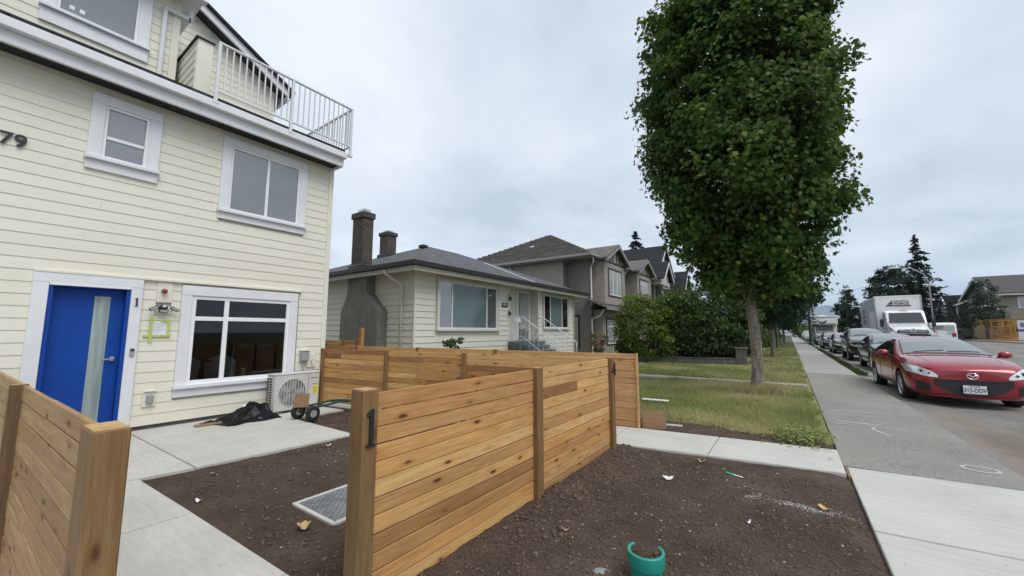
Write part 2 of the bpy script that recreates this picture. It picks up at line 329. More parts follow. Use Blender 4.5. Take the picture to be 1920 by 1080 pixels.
    def build(s,name,mat,parent=None,at=(0,0,0),rz=0,smooth=False,uv=None,kind=None): return link(name,s.mesh(name,smooth,uv),mat,parent,at,rz,kind)
def link(name,me,mat,parent=None,at=(0,0,0),rz=0,kind=None):
    o=bpy.data.objects.new(name,me); COL.objects.link(o)
    if mat is not None and not me.materials: me.materials.append(MT[mat] if isinstance(mat,str) else mat)
    if parent is not None: o.parent=parent
    o.location=at; o.rotation_euler=(0,0,rz)
    if kind: o['kind']=kind
    return o
def thing(name,label,cat,at=(0,0,0),rz=0,group=None):
    o=bpy.data.objects.new(name,None); COL.objects.link(o); o.location=at; o.rotation_euler=(0,0,rz); o.empty_display_size=.2
    o['label']=label; o['category']=cat
    if group: o['group']=group
    return o
def tag(o,label,cat,group=None):
    o['label']=label; o['category']=cat
    if group: o['group']=group
    return o
def struct(o,label=None):
    o['kind']='structure'
    if label: o['label']=label
    return o
def autosm(o,ang=35):
    me=o.data
    for p in me.polygons: p.use_smooth=True
    me.set_sharp_from_angle(angle=R(ang)); return o
_tx={}
def text_mesh(txt,size,depth=.004,bold=0.0,align='CENTER'):
    k=(txt,size,depth,bold,align)
    if k not in _tx:
        cu=bpy.data.curves.new('lettering','FONT'); cu.body=txt; cu.size=size; cu.extrude=depth/2; cu.align_x=align; cu.align_y='CENTER'; cu.offset=bold; cu.resolution_u=3
        ob=bpy.data.objects.new('lettering',cu); COL.objects.link(ob); dg=bpy.context.evaluated_depsgraph_get(); me=bpy.data.meshes.new_from_object(ob.evaluated_get(dg)); me.materials.clear()
        bpy.data.objects.remove(ob); bpy.data.curves.remove(cu); _tx[k]=me
    return _tx[k].copy()
def lettering(name,txt,size,mat,parent,at,facing,depth=.004,bold=0,sx=1.):
    """facing: '+x','-y' direction the face looks to"""
    me=text_mesh(txt,size,depth,bold)
    rot={'+x':Matrix.Rotation(R(90),4,'Z'),'-y':Matrix.Identity(4),'-x':Matrix.Rotation(R(-90),4,'Z')}[facing]@Matrix.Rotation(R(90),4,'X')@Matrix.Diagonal((sx,1,1,1))
    me.transform(rot); return link(name,me,mat,parent,at)
def one_digit(h,d,facing,b=1.):
    """serif digit 1 as a polygon"""
    pts=[(-.17,-.5),(.17,-.5),(.17,-.45),(.085,-.42),(.085,.5),(.03,.5),(-.16,.37),(-.15,.31),(-.06,.33),(-.06,-.42),(-.17,-.45)]
    m=MB().prism([(x*h*b,z*h) for x,z in pts],'y',-d/2,d/2).mesh('digit')
    if facing=='+x': m.transform(Matrix.Rotation(R(90),4,'Z'))
    return m
# leaves ------------------------------------------------------
MAPLE=np.array([(0,-.45),(.38,-.36),(.30,-.08),(.52,.14),(.20,.18),(0,.56),(-.20,.18),(-.52,.14),(-.30,-.08),(-.38,-.36)])
DIAM=np.array([(0,-.5),(.26,-.12),(.22,.2),(0,.5),(-.22,.2),(-.26,-.12)])
QUAD=np.array([(-.5,-.5),(.5,-.5),(.5,.5),(-.5,.5)])
TRI=np.array([(-.5,0),(.5,0),(0,1.)])
def leaf_cloud(name,mat,parent,P,Nrm,S,shape=DIAM,rnd=None,up=None,asp=1.,kind=None,fold=.0):
    n=len(P); k=len(shape)
    Nrm=Nrm/np.maximum(np.linalg.norm(Nrm,axis=1,keepdims=True),1e-6)
    U=up if up is not None else rng.normal(size=(n,3))
    A=np.cross(U,Nrm); A/=np.maximum(np.linalg.norm(A,axis=1,keepdims=True),1e-6); B=np.cross(Nrm,A)
    sx=shape[:,0][None,:,None]*asp; sy=shape[:,1][None,:,None]
    V=P[:,None,:]+S[:,None,None]*(sx*A[:,None,:]+sy*B[:,None,:]-fold*np.abs(sx)*Nrm[:,None,:])
    me=bpy.data.meshes.new(name); me.vertices.add(n*k); me.vertices.foreach_set('co',V.reshape(-1).astype(np.float32))
    me.loops.add(n*k); me.loops.foreach_set('vertex_index',np.arange(n*k,dtype=np.int32))
    me.polygons.add(n); me.polygons.foreach_set('loop_start',(np.arange(n)*k).astype(np.int32)); me.polygons.foreach_set('loop_total',np.full(n,k,np.int32))
    me.update(); at=me.attributes.new('rnd','FLOAT','POINT')
    r=rng.random(n) if rnd is None else rnd
    at.data.foreach_set('value',np.repeat(r,k).astype(np.float32))
    return link(name,me,mat,parent,kind=kind)
def clusters(C,per,rad,flat=.7):
    n=len(C); d=rng.normal(size=(n,per,3)); d/=np.linalg.norm(d,axis=2,keepdims=True); d*=rng.random((n,per,1))**.45
    rr=rad if hasattr(rad,'__len__') else np.full(n,rad)
    d=d*rr[:,None,None]; d[:,:,2]*=flat; return (C[:,None,:]+d).reshape(-1,3), d.reshape(-1,3)
# ------------------------------------------------------------ ground
def fr(x,y,s,o=4): return mnoise.fractal(Vector((x*s,y*s,.7)),.9,2.1,o)
struct(MB().box(-900,900,-300,2500,-1.2,-.32).build('ground','ground'))
# road with a cross fall, rising towards the far kerb
RPROF=[(.0,-.05),(1.70,-.035),(1.95,-.075),(2.5,-.12),(4,-.12),(6.5,-.07),(11,.08),(17.0,.30)]
def roadz(x):
    for (a,za),(b,zb) in zip(RPROF,RPROF[1:]):
        if x<=b: return za+(zb-za)*max(0,(x-a))/(b-a)
    return RPROF[-1][1]
ys=[-40,-20,-8,0,4,5.4,7,9,11,13,15,18,22,28,36,50,80,130,220,420]
m=MB(); n=len(RPROF)
for y in ys:
    for x,z in RPROF: m.v.append((x,y,z))
for i in range(len(ys)-1):
    for j in range(n-1): m.f.append((i*n+j,i*n+j+1,(i+1)*n+j+1,(i+1)*n+j))
struct(m.build('road','asphalt',smooth=True))
struct(MB().box(17.0,17.18,-40,420,-.3,.45,.02).build('far_kerb','conc_old'))
struct(MB().box(17.18,19.2,-40,420,-.3,.43).build('far_pavement','conc_old'))
struct(MB().box(19.2,140,-60,700,-.3,.40).build('far_verge','ground'))
# road lane dashes on the far half
mk=struct(MB().box(9.3,9.42,-10,-7,.03,.036).build('lane_marking','chalk'))
for i in range(10): 
    y=14+i*9; MB().box(9.3,9.42,y,y+3,roadz(9.36)+.002,roadz(9.36)+.012).build('dash','chalk',mk)
for x in (12.6,13.9):
    MB().box(x,x+.1,30,110,roadz(x+.05)+.004,roadz(x+.05)+.012).build('line','chalk',mk)
# pavement: worn asphalt stretch then old concrete slabs
pav=struct(MB().box(.37,1.74,5.47,16.6,-.2,-.008).build('worn_walk','asphalt_walk'))
sw=struct(MB().box(.35,1.7,16.6,140,-.2,-.03).build('pavement_bed','lowconc'))
y=16.62; i=0
while y<60:
    L=1.5 if i%4 else 2.2
    MB().box(.33+.02*fr(i,0,1),1.70,y,y+L-.015,-.1,.004+.006*fr(i,3,1.7),.006).build('slab','conc_old',sw); y+=L; i+=1
MB().box(.33,1.7,y,139,-.1,.0).build('slab','conc_old',sw)
# fresh concrete pavement beside the front bed
fc=struct(MB().box(.40,4.2,-6,5.42,-.25,-.03).build('fresh_pavement_bed','lowconc'))
k=.078
def slabq(name,x0,x1,y0,y1,ztop,mat,parent,k=0,xr=0,bev=.004):
    def Y(x,y): return y+k*(x-xr)
    pts=[(x0,Y(x0,y0)),(x1,Y(x1,y0)),(x1,Y(x1,y1)),(x0,Y(x0,y1))]
    bm=bmesh.new(); vs=[bm.verts.new((a,b,-.12)) for a,b in pts]; f=bm.faces.new(vs); r=bmesh.ops.extrude_face_region(bm,geom=[f])
    for v in r['geom']:
        if isinstance(v,bmesh.types.BMVert): v.co.z=ztop
    bmesh.ops.bevel(bm,geom=[e for e in bm.edges if all(abs(v.co.z-ztop)<1e-6 for v in e.verts)],offset=bev,segments=2,affect='EDGES')
    bmesh.ops.recalc_face_normals(bm,faces=bm.faces); me=bpy.data.meshes.new(name); bm.to_mesh(me); bm.free(); return link(name,me,mat,parent)
slabq('slab',.395,4.2,3.82,5.40,.0,'conc',fc,k,.395); slabq('slab',.395,4.2,2.2,3.806,.0,'conc',fc,k,.395); slabq('slab',.395,4.2,.6,2.19,.0,'conc',fc,k,.395); slabq('slab',.395,4.2,-3,.59,.0,'conc',fc,k,.395)
st=struct(MB().box(.372,.389,5.02,5.42,-.05,.012).build('timber_strip','ply'))
# entrance path between the fences
pa=struct(MB().prism([(-9,3.85),(.36,5.1),(.36,5.95),(-9,4.7)],'z',-.2,-.05).build('entrance_path_bed','lowconc'))
xs=[-9.3,-7.9,-6.6,-5.3,-4.05,-3.0,-1.95,-.83,.365]
for a,b in zip(xs,xs[1:]): slabq('slab',a+.004,b-.004,4.76,5.69,.025,'conc',pa,.135,-1.84,.006)
# patio and walkway
pt=struct(MB().box(-7.35,-5.0,-2,3.2,-.2,-.04).build('patio_bed','lowconc'))
def slabp(name,pts,ztop,mat,parent,bev=.004):
    bm=bmesh.new(); vs=[bm.verts.new((a,b,-.12)) for a,b in pts]; f=bm.faces.new(vs); r=bmesh.ops.extrude_face_region(bm,geom=[f])
    for v in r['geom']:
        if isinstance(v,bmesh.types.BMVert): v.co.z=ztop
    bmesh.ops.bevel(bm,geom=[e for e in bm.edges if all(abs(v.co.z-ztop)<1e-6 for v in e.verts)],offset=bev,segments=2,affect='EDGES')
    bmesh.ops.recalc_face_normals(bm,faces=bm.faces); me=bpy.data.meshes.new(name); bm.to_mesh(me); bm.free(); return link(name,me,mat,parent)
slabp('slab',[(-7.42,1.45),(-4.94,1.50),(-4.80,3.16),(-6.42,3.16),(-6.42,4.0),(-7.42,3.9)],.03,'conc_patio',pt)
slabp('slab',[(-7.42,-2),(-5.0,-2),(-5.0,1.09),(-4.94,1.49),(-7.42,1.44)],.03,'conc_patio',pt)
slabp('slab',[(-4.99,-2),(-3.75,-2),(-3.75,1.14),(-4.985,1.085)],.03,'conc_patio',pt)
slabp('slab',[(-3.74,-2),(-2.4,-2),(-2.4,1.19),(-3.74,1.14)],.03,'conc_patio',pt)
slabp('slab',[(-2.39,-2),(-.9,-2),(-.9,1.1),(-1.6,1.22),(-2.39,1.19)],.03,'conc_patio',pt)
slabp('slab',[(-.89,-2),(.385,-2),(.385,-.6),(-.89,-.3)],.03,'conc_patio',pt)
# soil
def soilz(x,y):
    z=.006+.010*fr(x,y,1.4,3)+.006*fr(x,y,6,3)+.003*fr(x,y,19,2)
    z+=.05*math.exp(-((x+1.75)/.22)**2)*(1 if 1.6<y<4.7 else 0)*(.6+.4*fr(x,y,3)) if x>-1.8 else 0
    if x>.25: z-=.03*(x-.25)/.12
    if y>6.5: z-=.06*min(1,(y-6.5)/.25)
    return min(z,.045)
def soil_sheet(name,x0,x1,y0,y1,st):
    nx,ny=int((x1-x0)/st),int((y1-y0)/st)
    return struct(MB().grid(lambda u,v:(x0+u*(x1-x0),y0+v*(y1-y0),soilz(x0+u*(x1-x0),y0+v*(y1-y0))),nx,ny).build(name,'soil',smooth=True))
soil_sheet('garden_bed',-2.0,.392,-.6,5.2,.022)
soil_sheet('yard_soil',-7.3,-2.0,.9,5.2,.04)
soil_sheet('soil_strip',-3,.37,5.55,7.0,.035)
# clods (nobody could count them)
ico=np.array([(0,0,1),(.89,0,.45),(.28,.85,.45),(-.72,.53,.45),(-.72,-.53,.45),(.28,-.85,.45),(.72,.53,-.45),(-.28,.85,-.45),(-.89,0,-.45),(-.28,-.85,-.45),(.72,-.53,-.45),(0,0,-1)])
icf=np.array([(0,1,2),(0,2,3),(0,3,4),(0,4,5),(0,5,1),(1,6,2),(2,7,3),(3,8,4),(4,9,5),(5,10,1),(2,6,7),(3,7,8),(4,8,9),(5,9,10),(1,10,6),(7,6,11),(8,7,11),(9,8,11),(10,9,11),(6,10,11)])
def clods(name,P,S,mat,label,flat=.6):
    n=len(P); V=ico[None]*(1+.5*(rng.random((n,12,1))-.5))*S[:,None,None]; a=rng.random(n)*6.28
    c,s=np.cos(a)[:,None],np.sin(a)[:,None]; el=1+.7*rng.random(n)[:,None]
    X=V[:,:,0]*el*c-V[:,:,1]*s; Y=V[:,:,0]*el*s+V[:,:,1]*c; Z=V[:,:,2]*flat
    V=np.stack([X,Y,Z],2)+P[:,None,:]; F=(icf[None]+np.arange(n)[:,None,None]*12).reshape(-1,3)
    me=bpy.data.meshes.new(name); me.from_pydata(V.reshape(-1,3).tolist(),[],F.tolist()); me.update()
    for p in me.polygons: p.use_smooth=True
    o=link(name,me,mat,kind='stuff'); o['label']=label; return o
def scatter(n,x0,x1,y0,y1,smin,smax,pw=3.,z=soilz,dz=.2):
    x=x0+rng.random(n)*(x1-x0); y=y0+rng.random(n)*(y1-y0); s=smin+(smax-smin)*rng.random(n)**pw
    return np.array([(a,b,z(a,b)+q*dz) for a,b,q in zip(x,y,s)]),s
P1,S1=scatter(14000,-1.78,.36,.9,4.75,.002,.013,5); P2,S2=scatter(8000,-4.8,-1.95,1.25,4.1,.003,.017,5); P3,S3=scatter(1600,-1.7,.33,5.72,6.7,.004,.016,4)
P4,S4=scatter(420,-1.75,-1.35,2.2,4.7,.008,.024,3)
ok=~((P2[:,0]>-3.5)&(P2[:,0]<-2.75)&(P2[:,1]>1.6)&(P2[:,1]<2.35)); P2,S2=P2[ok],S2[ok]
# yard soil left wedge past the patio end
P5,S5=scatter(700,-6.3,-4.7,3.25,3.9,.006,.026,3)
clods('soil_clods',np.vstack([P1,P2,P3,P4,P5]),np.concatenate([S1,S2,S3,S4,S5]),'clod','loose dark soil clods over the garden bed and yard')
Pg,Sg=scatter(170,-1.7,.33,1.0,4.7,.004,.010,2,dz=.5); Pg2,Sg2=scatter(120,-4.8,-1.95,1.3,3.9,.004,.011,2,dz=.5)
def chips(n,x0,x1,y0,y1):
    x=x0+rng.random(n)*(x1-x0); y=y0+rng.random(n)*(y1-y0); return np.array([(a,b,soilz(a,b)+.004) for a,b in zip(x,y)])
Pc=np.vstack([chips(6500,-1.75,.34,.95,4.72),chips(3000,-4.8,-1.95,1.25,4.0)]); nc=len(Pc)
g=leaf_cloud('bark_fibres','mulch',None,Pc,rng.normal(size=(nc,3))*.35+(0,0,1.),.008+.016*rng.random(nc)**2,QUAD,rng.random(nc),None,.22,'stuff'); g['label']='fine pale fibres and bark crumbs mixed into the dark soil'
clods('pale_pebbles',np.vstack([Pg,Pg2]),np.concatenate([Sg,Sg2]),'conc_old','small pale pebbles and plaster crumbs on the soil')
# lime powder spill
Pl,Sl=scatter(1,0,1,0,1,.01,.02)
def spill(n,cx,cy,lx,ly,a):
    u=rng.normal(size=(n,2))*(.42,.30); c,s=math.cos(a),math.sin(a); x=cx+u[:,0]*lx*c-u[:,1]*ly*s; y=cy+u[:,0]*lx*s+u[:,1]*ly*c
    return np.array([(p,q,soilz(p,q)+.003) for p,q in zip(x,y)])
Ps=np.vstack([spill(520,.03,3.97,.32,.11,.03),spill(90,-.33,3.98,.14,.08,.9)])
clods('lime_powder',Ps,.002+.004*rng.random(len(Ps))**2,'chalk','streak of white lime powder spilled on the soil',.3)
# lawn
def lawnz(x,y):
    fy=6.5+.10*math.sin(x*2.3)+.14*math.sin(x*5.1+1)-.3*min(1,max(0,(x+.3)/.6))
    return .018*fr(x,y,.8,3)+.02-.09*min(1,max(0,(fy+.08-y)/.16))
struct(MB().grid(lambda u,v:(-9.6+u*9.95,6.1+v*34,lawnz(-9.6+u*9.95,6.1+v*34)),80,200).build('lawn','lawn',smooth=True))
struct(MB().box(-60,.33,40,420,-.3,.0).build('far_lawn','ground'))
struct(MB().box(-60,-9.5,-20,40,-.3,-.02).build('rear_ground','ground'))
def blades(n,x0,x1,y0,y1,h0,h1,wd,mask=None):
    x=x0+rng.random(n)*(x1-x0); y=y0+rng.random(n)*(y1-y0)
    if mask is not None: k=mask(x,y); x,y=x[k],y[k]
    n=len(x); z=np.array([lawnz(a,b) for a,b in zip(x,y)]); h=h0+(h1-h0)*rng.random(n)
    P=np.stack([x,y,z],1); ang=rng.random(n)*6.28; tilt=rng.normal(size=(n,2))*.45
    U=np.stack([tilt[:,0],tilt[:,1],np.ones(n)],1); Nn=np.stack([np.cos(ang),np.sin(ang),np.zeros(n)],1); 
    dry=np.array([fr(a,b,.55,3) for a,b in zip(x,y)])+.9*np.clip(1-(y-6.3)/2.0,0,1)*np.clip((x+2.2)/2.,0,1)+.8*np.exp(-(((x+.67)/.5)**2+((y-10.4)/.6)**2))
    r=np.clip(.44+.8*dry+.22*rng.normal(size=n),0,1)
    return P,Nn,h,U,r
def gm1(x,y):
    edge=.30+.05*np.sin(y*3.1)+.04*np.sin(y*7.7)
    front=6.5+.10*np.sin(x*2.3)+.14*np.sin(x*5.1+1)-.45*np.clip((x+.3)/.6,0,1)+.06*rng.normal(size=len(x))
    return (x<edge)&(y>front)&~((y>12.25)&(y<12.85))&~((x+.67)**2+(y-10.45)**2<.02)
PB=[blades(52000,-3.0,.36,6.0,13.,.03,.085,0,gm1),blades(22000,-5,.36,13,17.9,.04,.10,0,gm1),blades(9000,-1.6,.36,18,40,.05,.13,0),blades(5000,-4.8,-3,12.9,17.6,.04,.1,0)]
P=np.vstack([b[0] for b in PB]); Nn=np.vstack([b[1] for b in PB]); H=np.concatenate([b[2] for b in PB]); U=np.vstack([b[3] for b in PB]); rr=np.concatenate([b[4] for b in PB])
g=leaf_cloud('grass','grass',None,P,Nn,H,TRI,rr,U,.17,'stuff'); g['label']='patchy green and straw coloured lawn grass beside the pavement'
n=3600; a=rng.random(n)*6.28; q=np.abs(rng.normal(size=n))*.16+.10; x=-.67+np.cos(a)*q*1.3; y=10.42+np.sin(a)*q; T=np.stack([np.cos(a)*.5+.25*rng.normal(size=n),np.sin(a)*.5+.25*rng.normal(size=n),np.ones(n)],1); b2=rng.random(n)*6.28
g=leaf_cloud('dry_grass','dry',None,np.stack([x,y,np.array([lawnz(i,j) for i,j in zip(x,y)])],1),np.stack([np.cos(b2),np.sin(b2),0*a],1),.08+.2*rng.random(n),TRI,None,T,.05,'stuff'); g['label']='tuft of dry straw grass round the maple trunk'
x=-4.5+rng.random(420)*4.7; y=9.5+rng.random(420)*8; z=np.array([lawnz(i,j) for i,j in zip(x,y)])+.07
clods('clover_flowers',np.stack([x,y,z],1),.006+.007*rng.random(420),'flower','tiny white clover flowers in the lawn')
# weeds at the lawn corner by the pavement
n=900; x=.05+rng.normal(size=n)*.14; y=6.3+rng.normal(size=n)*.24+.05; k=(x<.4); x,y=x[k],y[k]; n=len(x)
g=leaf_cloud('corner_weeds','grass',None,np.stack([x,y,.04+.07*rng.random(n)],1),rng.normal(size=(n,3))*.6+(0,0,1),.03+.035*rng.random(n),DIAM,rng.random(n)*.5,None,.8,'stuff'); g['label']='low leafy weeds at the lawn corner beside the concrete path'
# kerb strip with rough grass
ks=struct(MB().box(1.71,1.98,17.3,120,-.2,-.02,.02).build('kerb_strip','soil'))
struct(MB().box(1.98,2.12,17.3,120,-.2,-.005,.02).build('kerb','conc_old'))
n=5200; x=1.70+rng.random(n)*.34; y=17.3+rng.random(n)**1.4*24; b2=rng.random(n)*6.28
g=leaf_cloud('kerb_grass','shrub_dk',None,np.stack([x,y,np.full(n,-.02)],1),np.stack([np.cos(b2),np.sin(b2),0*x],1),.03+.06*rng.random(n),TRI,rng.random(n)*.9,np.stack([rng.normal(size=n)*.4,rng.normal(size=n)*.4,np.ones(n)],1),.25,'stuff'); g['label']='thin rough grass growing along the kerb strip'
# old path slabs across the lawn
p2=struct(MB().box(-9,.3,12.27,12.82,-.1,.0).build('lawn_path','lowconc'))
for i in range(8): MB().box(-8.9+i*1.15,-8.9+(i+1)*1.15-.02,12.3,12.8,-.05,.035,.008).build('slab','conc_old',p2)
MB().box(-1.7,.28,25.6,26.1,-.05,.04,.008).build('slab','conc_old',p2)
# survey marks sprayed on the asphalt
sm=struct(MB().box(.50,1.0,8.04,8.075,-.007,-.003).build('survey_marking','chalk'))
def stripe(pts,wd,zf):
    m=MB()
    for (a,b) in zip(pts,pts[1:]):
        a=Vector((*a,0)); b=Vector((*b,0)); d=(b-a).normalized(); nn=Vector((-d.y,d.x,0))*wd/2
        q=[a+nn,a-nn,b-nn,b+nn]; m.add([(p.x,p.y,zf(p.x)) for p in q],[(0,1,2,3)])
    return m
zf=lambda x:(-.004 if x<1.74 else roadz(x)+.004)
stripe([(.42,7.87),(.70,7.86),(.95,7.84),(1.27,7.83)],.035,zf).build('mark','chalk',sm)
stripe([(.93,7.84),(.88,7.68),(1.02,7.30)],.04,zf).build('mark','chalk',sm)
stripe([(.50,9.1),(1.30,9.2)],.04,zf).build('mark','chalk',sm)
stripe([(.45,8.85),(.72,8.8)],.03,zf).build('mark','chalk',sm)
stripe([(1.49+.13*math.cos(t*.524),6.11+.11*math.sin(t*.524)) for t in range(13)],.028,zf).build('mark','chalk',sm)
# ------------------------------------------------------------ shared house builders
def siding_run(parent,at,rz,L,z0,z1,e,openings,mat,proud=.012,jmax=3.66,top=None):
    z=z0; i=0
    while z<z1-.02:
        zt=min(z+e,z1); iv=[(0,L)]
        for a,b,lo,hi in openings:
            if z<hi and zt>lo:
                iv=[q for (p,r) in iv for q in ((p,min(r,a)),(max(p,b),r)) if q[1]-q[0]>.01]
        if top: 
            xa,xb=top((z+zt)/2); iv=[(max(p,xa),min(r,xb)) for p,r in iv]; iv=[q for q in iv if q[1]-q[0]>.03]
        for p,r in iv:
            cuts=[p]; 
            if r-p>jmax: cuts.append(p+(.3+.4*random.random())*(r-p))
            cuts.append(r)
            for a,b in zip(cuts,cuts[1:]):
                m=MB().prism([(-proud,0),(-.004,zt-z+.008),(.0,zt-z+.008),(.0,0)],'x',0,b-a-.0015)
                c,s=math.cos(rz),math.sin(rz)
                m.build('siding_board',mat,parent,(at[0]+a*c,at[1]+a*s,at[2]+z),rz)
        z=zt; i+=1
def window(parent,at,rz,w,h,panes,glass,trim=.11,fm='vinyl',tm='white',sill=.05,apron=0,mull=.035,proud=.04,label=None,sillproud=.05,toph=None,name='window'):
    """local x = width (centred), -y = outside, z=0 bottom of the opening; panes: (x0,x1,z0,z1,glass?)"""
    toph=trim if toph is None else toph
    m=MB()
    m.box(-w/2-trim,-w/2,-proud,0,-.0,h,.004); m.box(w/2,w/2+trim,-proud,0,-.0,h,.004); m.box(-w/2-trim,w/2+trim,-proud-.003,0,h,h+toph,.004)
    o=m.build(name,tm,parent,at,rz)
    if label: o['label']=label
    MB().box(-w/2-trim-.015,w/2+trim+.015,-proud-sillproud,0,-sill,0,.005).build('sill',tm,o)
    if apron: MB().box(-w/2-trim,w/2+trim,-proud-.002,0,-sill-apron,-sill,.004).build('apron',tm,o)
    f=MB(); t=mull
    f.box(-w/2,-w/2+t,-.02,.012,0,h); f.box(w/2-t,w/2,-.02,.012,0,h); f.box(-w/2+t,w/2-t,-.0205,.012,0,t); f.box(-w/2+t,w/2-t,-.0205,.012,h-t,h)
    f.build('sash_frame',fm,o)
    for p in panes:
        x0,x1,z0,z1=p[:4]; g=p[4] if len(p)>4 else glass
        MB().box(x0,x1,.002,.008,z0,z1).build('pane',g,o)
        if x0>-w/2+mull+.02: MB().box(x0-mull-.004,x0+.004,-.016,.011,z0-(mull if z0>mull+.02 else 0),z1).build('mullion',fm,o)
        if z0>mull+.02: MB().box(x0-.004,x1+.004,-.017,.0105,z0-mull-.004,z0+.004).build('mullion',fm,o)
    return o
# ------------------------------------------------------------ cream new house
H1=(-7.4,0,0)
house=thing('house','large new cream house with horizontal siding, bright blue door and roof deck','house',H1)
sc=1.0137
fz=lambda z:1.38+(z-1.38)*sc
wy0,wy1,wz0,wz1=2.01,3.44,.60,1.93   # living room window opening (y,z)
m=MB(); X0,X1=-.16,-.02
m.box(X0,X1,-6,.589,.08,4.70); m.box(X0,X1,1.327,wy0,.08,4.70); m.box(X0,X1,.589,1.327,1.985,4.80); m.box(-.2,-.165,.5,1.4,.08,2.05); m.box(X0,X1,wy1,4.12,.08,4.70); m.box(X0,X1,wy0,wy1,.08,wz0); m.box(X0,X1,wy0,wy1,wz1,4.80)
m.box(-8,-.16,4.0,4.12,.08,4.8); m.box(-8,-.16,-6,-5.88,.08,4.8); m.box(-8.12,-8,-6,4.12,.08,4.8)
m.build('wall','cream_trim',house)
MB().box(-8,-.16,-5.88,4,.06,.16).build('interior_floor','ply',house)
MB().box(-8,-.16,-5.88,4,2.45,2.6).build('interior_ceiling','boxwhite',house)
MB().box(-4.6,-4.5,-5.88,4,.16,2.45).build('interior_partition','tan',house)
MB().box(-.17,-.025,-6,4.10,-.15,.075).build('foundation','lowconc',house)
DO=(.589,1.327)
ops=[(.47+6,1.43+6,0,2.1),(1.88+6,3.60+6,.42,2.1),(.79+6,1.44+6,3.60,4.45),(2.26+6,3.58+6,3.22,4.45),(1.60+6,1.77+6,1.78,2.1)]
siding_run(house,(0,-6,0),R(90),10.05,.09,4.68,.1455,ops,'cream')
MB().box(-.02,.026,4.05,4.14,.08,4.68,.004).build('corner_trim','cream_trim',house)
MB().box(-.12,-.02,4.12,4.146,.08,4.68).build('corner_trim','cream_trim',house)
MB().box(-.015,.052,.46,3.63,2.105,2.14,.004).build('flashing','cream_trim',house)
MB().box(-.015,.022,1.60,1.77,1.80,2.105,.003).build('mounting_panel','cream_trim',house)
# front door
d=MB(); d.box(-.02,.045,.458,DO[0],.06,1.985,.004); d.box(-.02,.045,DO[1],1.445,.06,1.985,.004); d.box(-.02,.047,.458,1.445,1.985,2.104,.004)
door=d.build('front_door','white',house)
MB().box(-.16,-.10,DO[0]+.04,DO[1]-.04,.07,1.945).build('door_leaf','blue',door)
j=MB(); j.box(-.14,.02,DO[0],DO[0]+.04,.07,1.985); j.box(-.14,.02,DO[1]-.04,DO[1],.07,1.985); j.box(-.14,.02,DO[0]+.04,DO[1]-.04,1.945,1.985); j.build('door_jamb','blue',door)
MB().box(.020,.048,DO[0]+.003,DO[1]-.003,1.955,1.987,.003).build('head_flashing','vinyl',door)
MB().box(-.102,-.092,1.005,1.155,.14,1.85).build('glass_strip','frost',door)
hd=MB().box(-.1,-.085,1.205,1.255,.985,1.045,.004); hd.box(-.06,-.045,1.12,1.24,1.005,1.025,.004); hd.box(-.09,-.05,1.215,1.24,1.003,1.027); hd.build('door_handle','steel',door)
MB().box(-.16,.03,DO[0],DO[1],.03,.07).build('threshold','steel',door)
db=MB().box(.045,.065,1.37,1.418,1.045,1.155,.006).build('doorbell','greybox',house); MB().box(.065,.068,1.376,1.412,1.115,1.148).build('camera_window','blackpl',db)
link('house_number',one_digit(.115,.012,'+x'),'black',house,(.052,1.388,1.79))
for i,(ch,y) in enumerate((('7',.113),('9',.222))): lettering('house_number',ch,.215,'black',house,(.03,y,3.64),'+x',.014,.003)
ob=MB().box(0,.03,1.55,1.70,.34,.545,.004); ob.box(0,.055,1.56,1.69,.545,.565,.003); ob=ob.build('outlet_cover','cream_trim',house); MB().box(.03,.075,1.59,1.665,.385,.505,.01).build('outlet_box','greybox',ob)
# windows of the facade
wv=window(house,(0,(wy0+wy1)/2,wz0),R(90),wy1-wy0,wz1-wz0,[(-.66,-.29,.055,.955,'clearglass'),(-.23,.66,.055,.955,'clearglass'),(-.66,-.29,1.01,1.275,'clearglass'),(-.23,.66,1.01,1.275,'clearglass')],'clearglass',.13,sill=.055,apron=.12,mull=.055,label='large four-pane ground floor window with white casing',toph=.145)
window(house,(0,1.11,3.70),R(90),.45,.74,[(-.18,.18,.04,.27),(-.18,.18,.315,.70)],'glass_grey',.135,sill=.05,apron=.13,label='small single-hung upper window')
window(house,(0,2.92,3.36),R(90),1.12,1.10,[(-.525,-.005,.04,1.06),(.03,.525,.04,1.06)],'glass_grey',.13,sill=.05,apron=.11,label='two-pane sliding upper window')
# eave
MB().box(-.02,.32,-6,4.14,4.69,4.71).build('soffit','black',house)
g=MB().box(.29,.335,-6,4.15,4.655,4.81,.004); g.box(.29,.42,-6,4.17,4.81,4.93,.008); g.box(-.3,.29,4.10,4.15,4.655,4.93); g.build('gutter','white',house)
MB().box(-4,.35,-6,4.16,4.935,5.01,.004).build('roof_edge','shingle_dk',house,uv='box')
# deck railing
ra=MB(); rx=.40; ya,yb=1.945,4.235; zt,zb=5.905,5.08
ra.box(rx-.022,rx+.022,ya,yb+.022,zt-.035,zt,.006); ra.box(rx-.015,rx+.015,ya,yb,zb,zb+.028)
ra.box(-1.95,rx,yb-.02,yb+.022,zt-.036,zt-.001,.006); ra.box(-1.95,rx,yb-.012,yb+.014,zb+.001,zb+.027)
rail=ra.build('railing','whitegloss',house)
for y in (ya+.02,3.08,yb): 
    p=MB().box(rx-.022,rx+.022,y-.022,y+.022,4.88,zt-.036,.003); p.box(rx-.03,rx+.026,y-.045,y+.045,4.88,4.915); p.build('rail_post','whitegloss',rail)
bal=MB().box(-.009,.009,-.009,.009,zb+.028,zt-.036).mesh('baluster')
for i in range(1,24):
    y=ya+.02+i*(yb-ya-.02)/24
    if abs(y-3.08)>.04: link('baluster',bal,'whitegloss',rail,(rx,y,0))
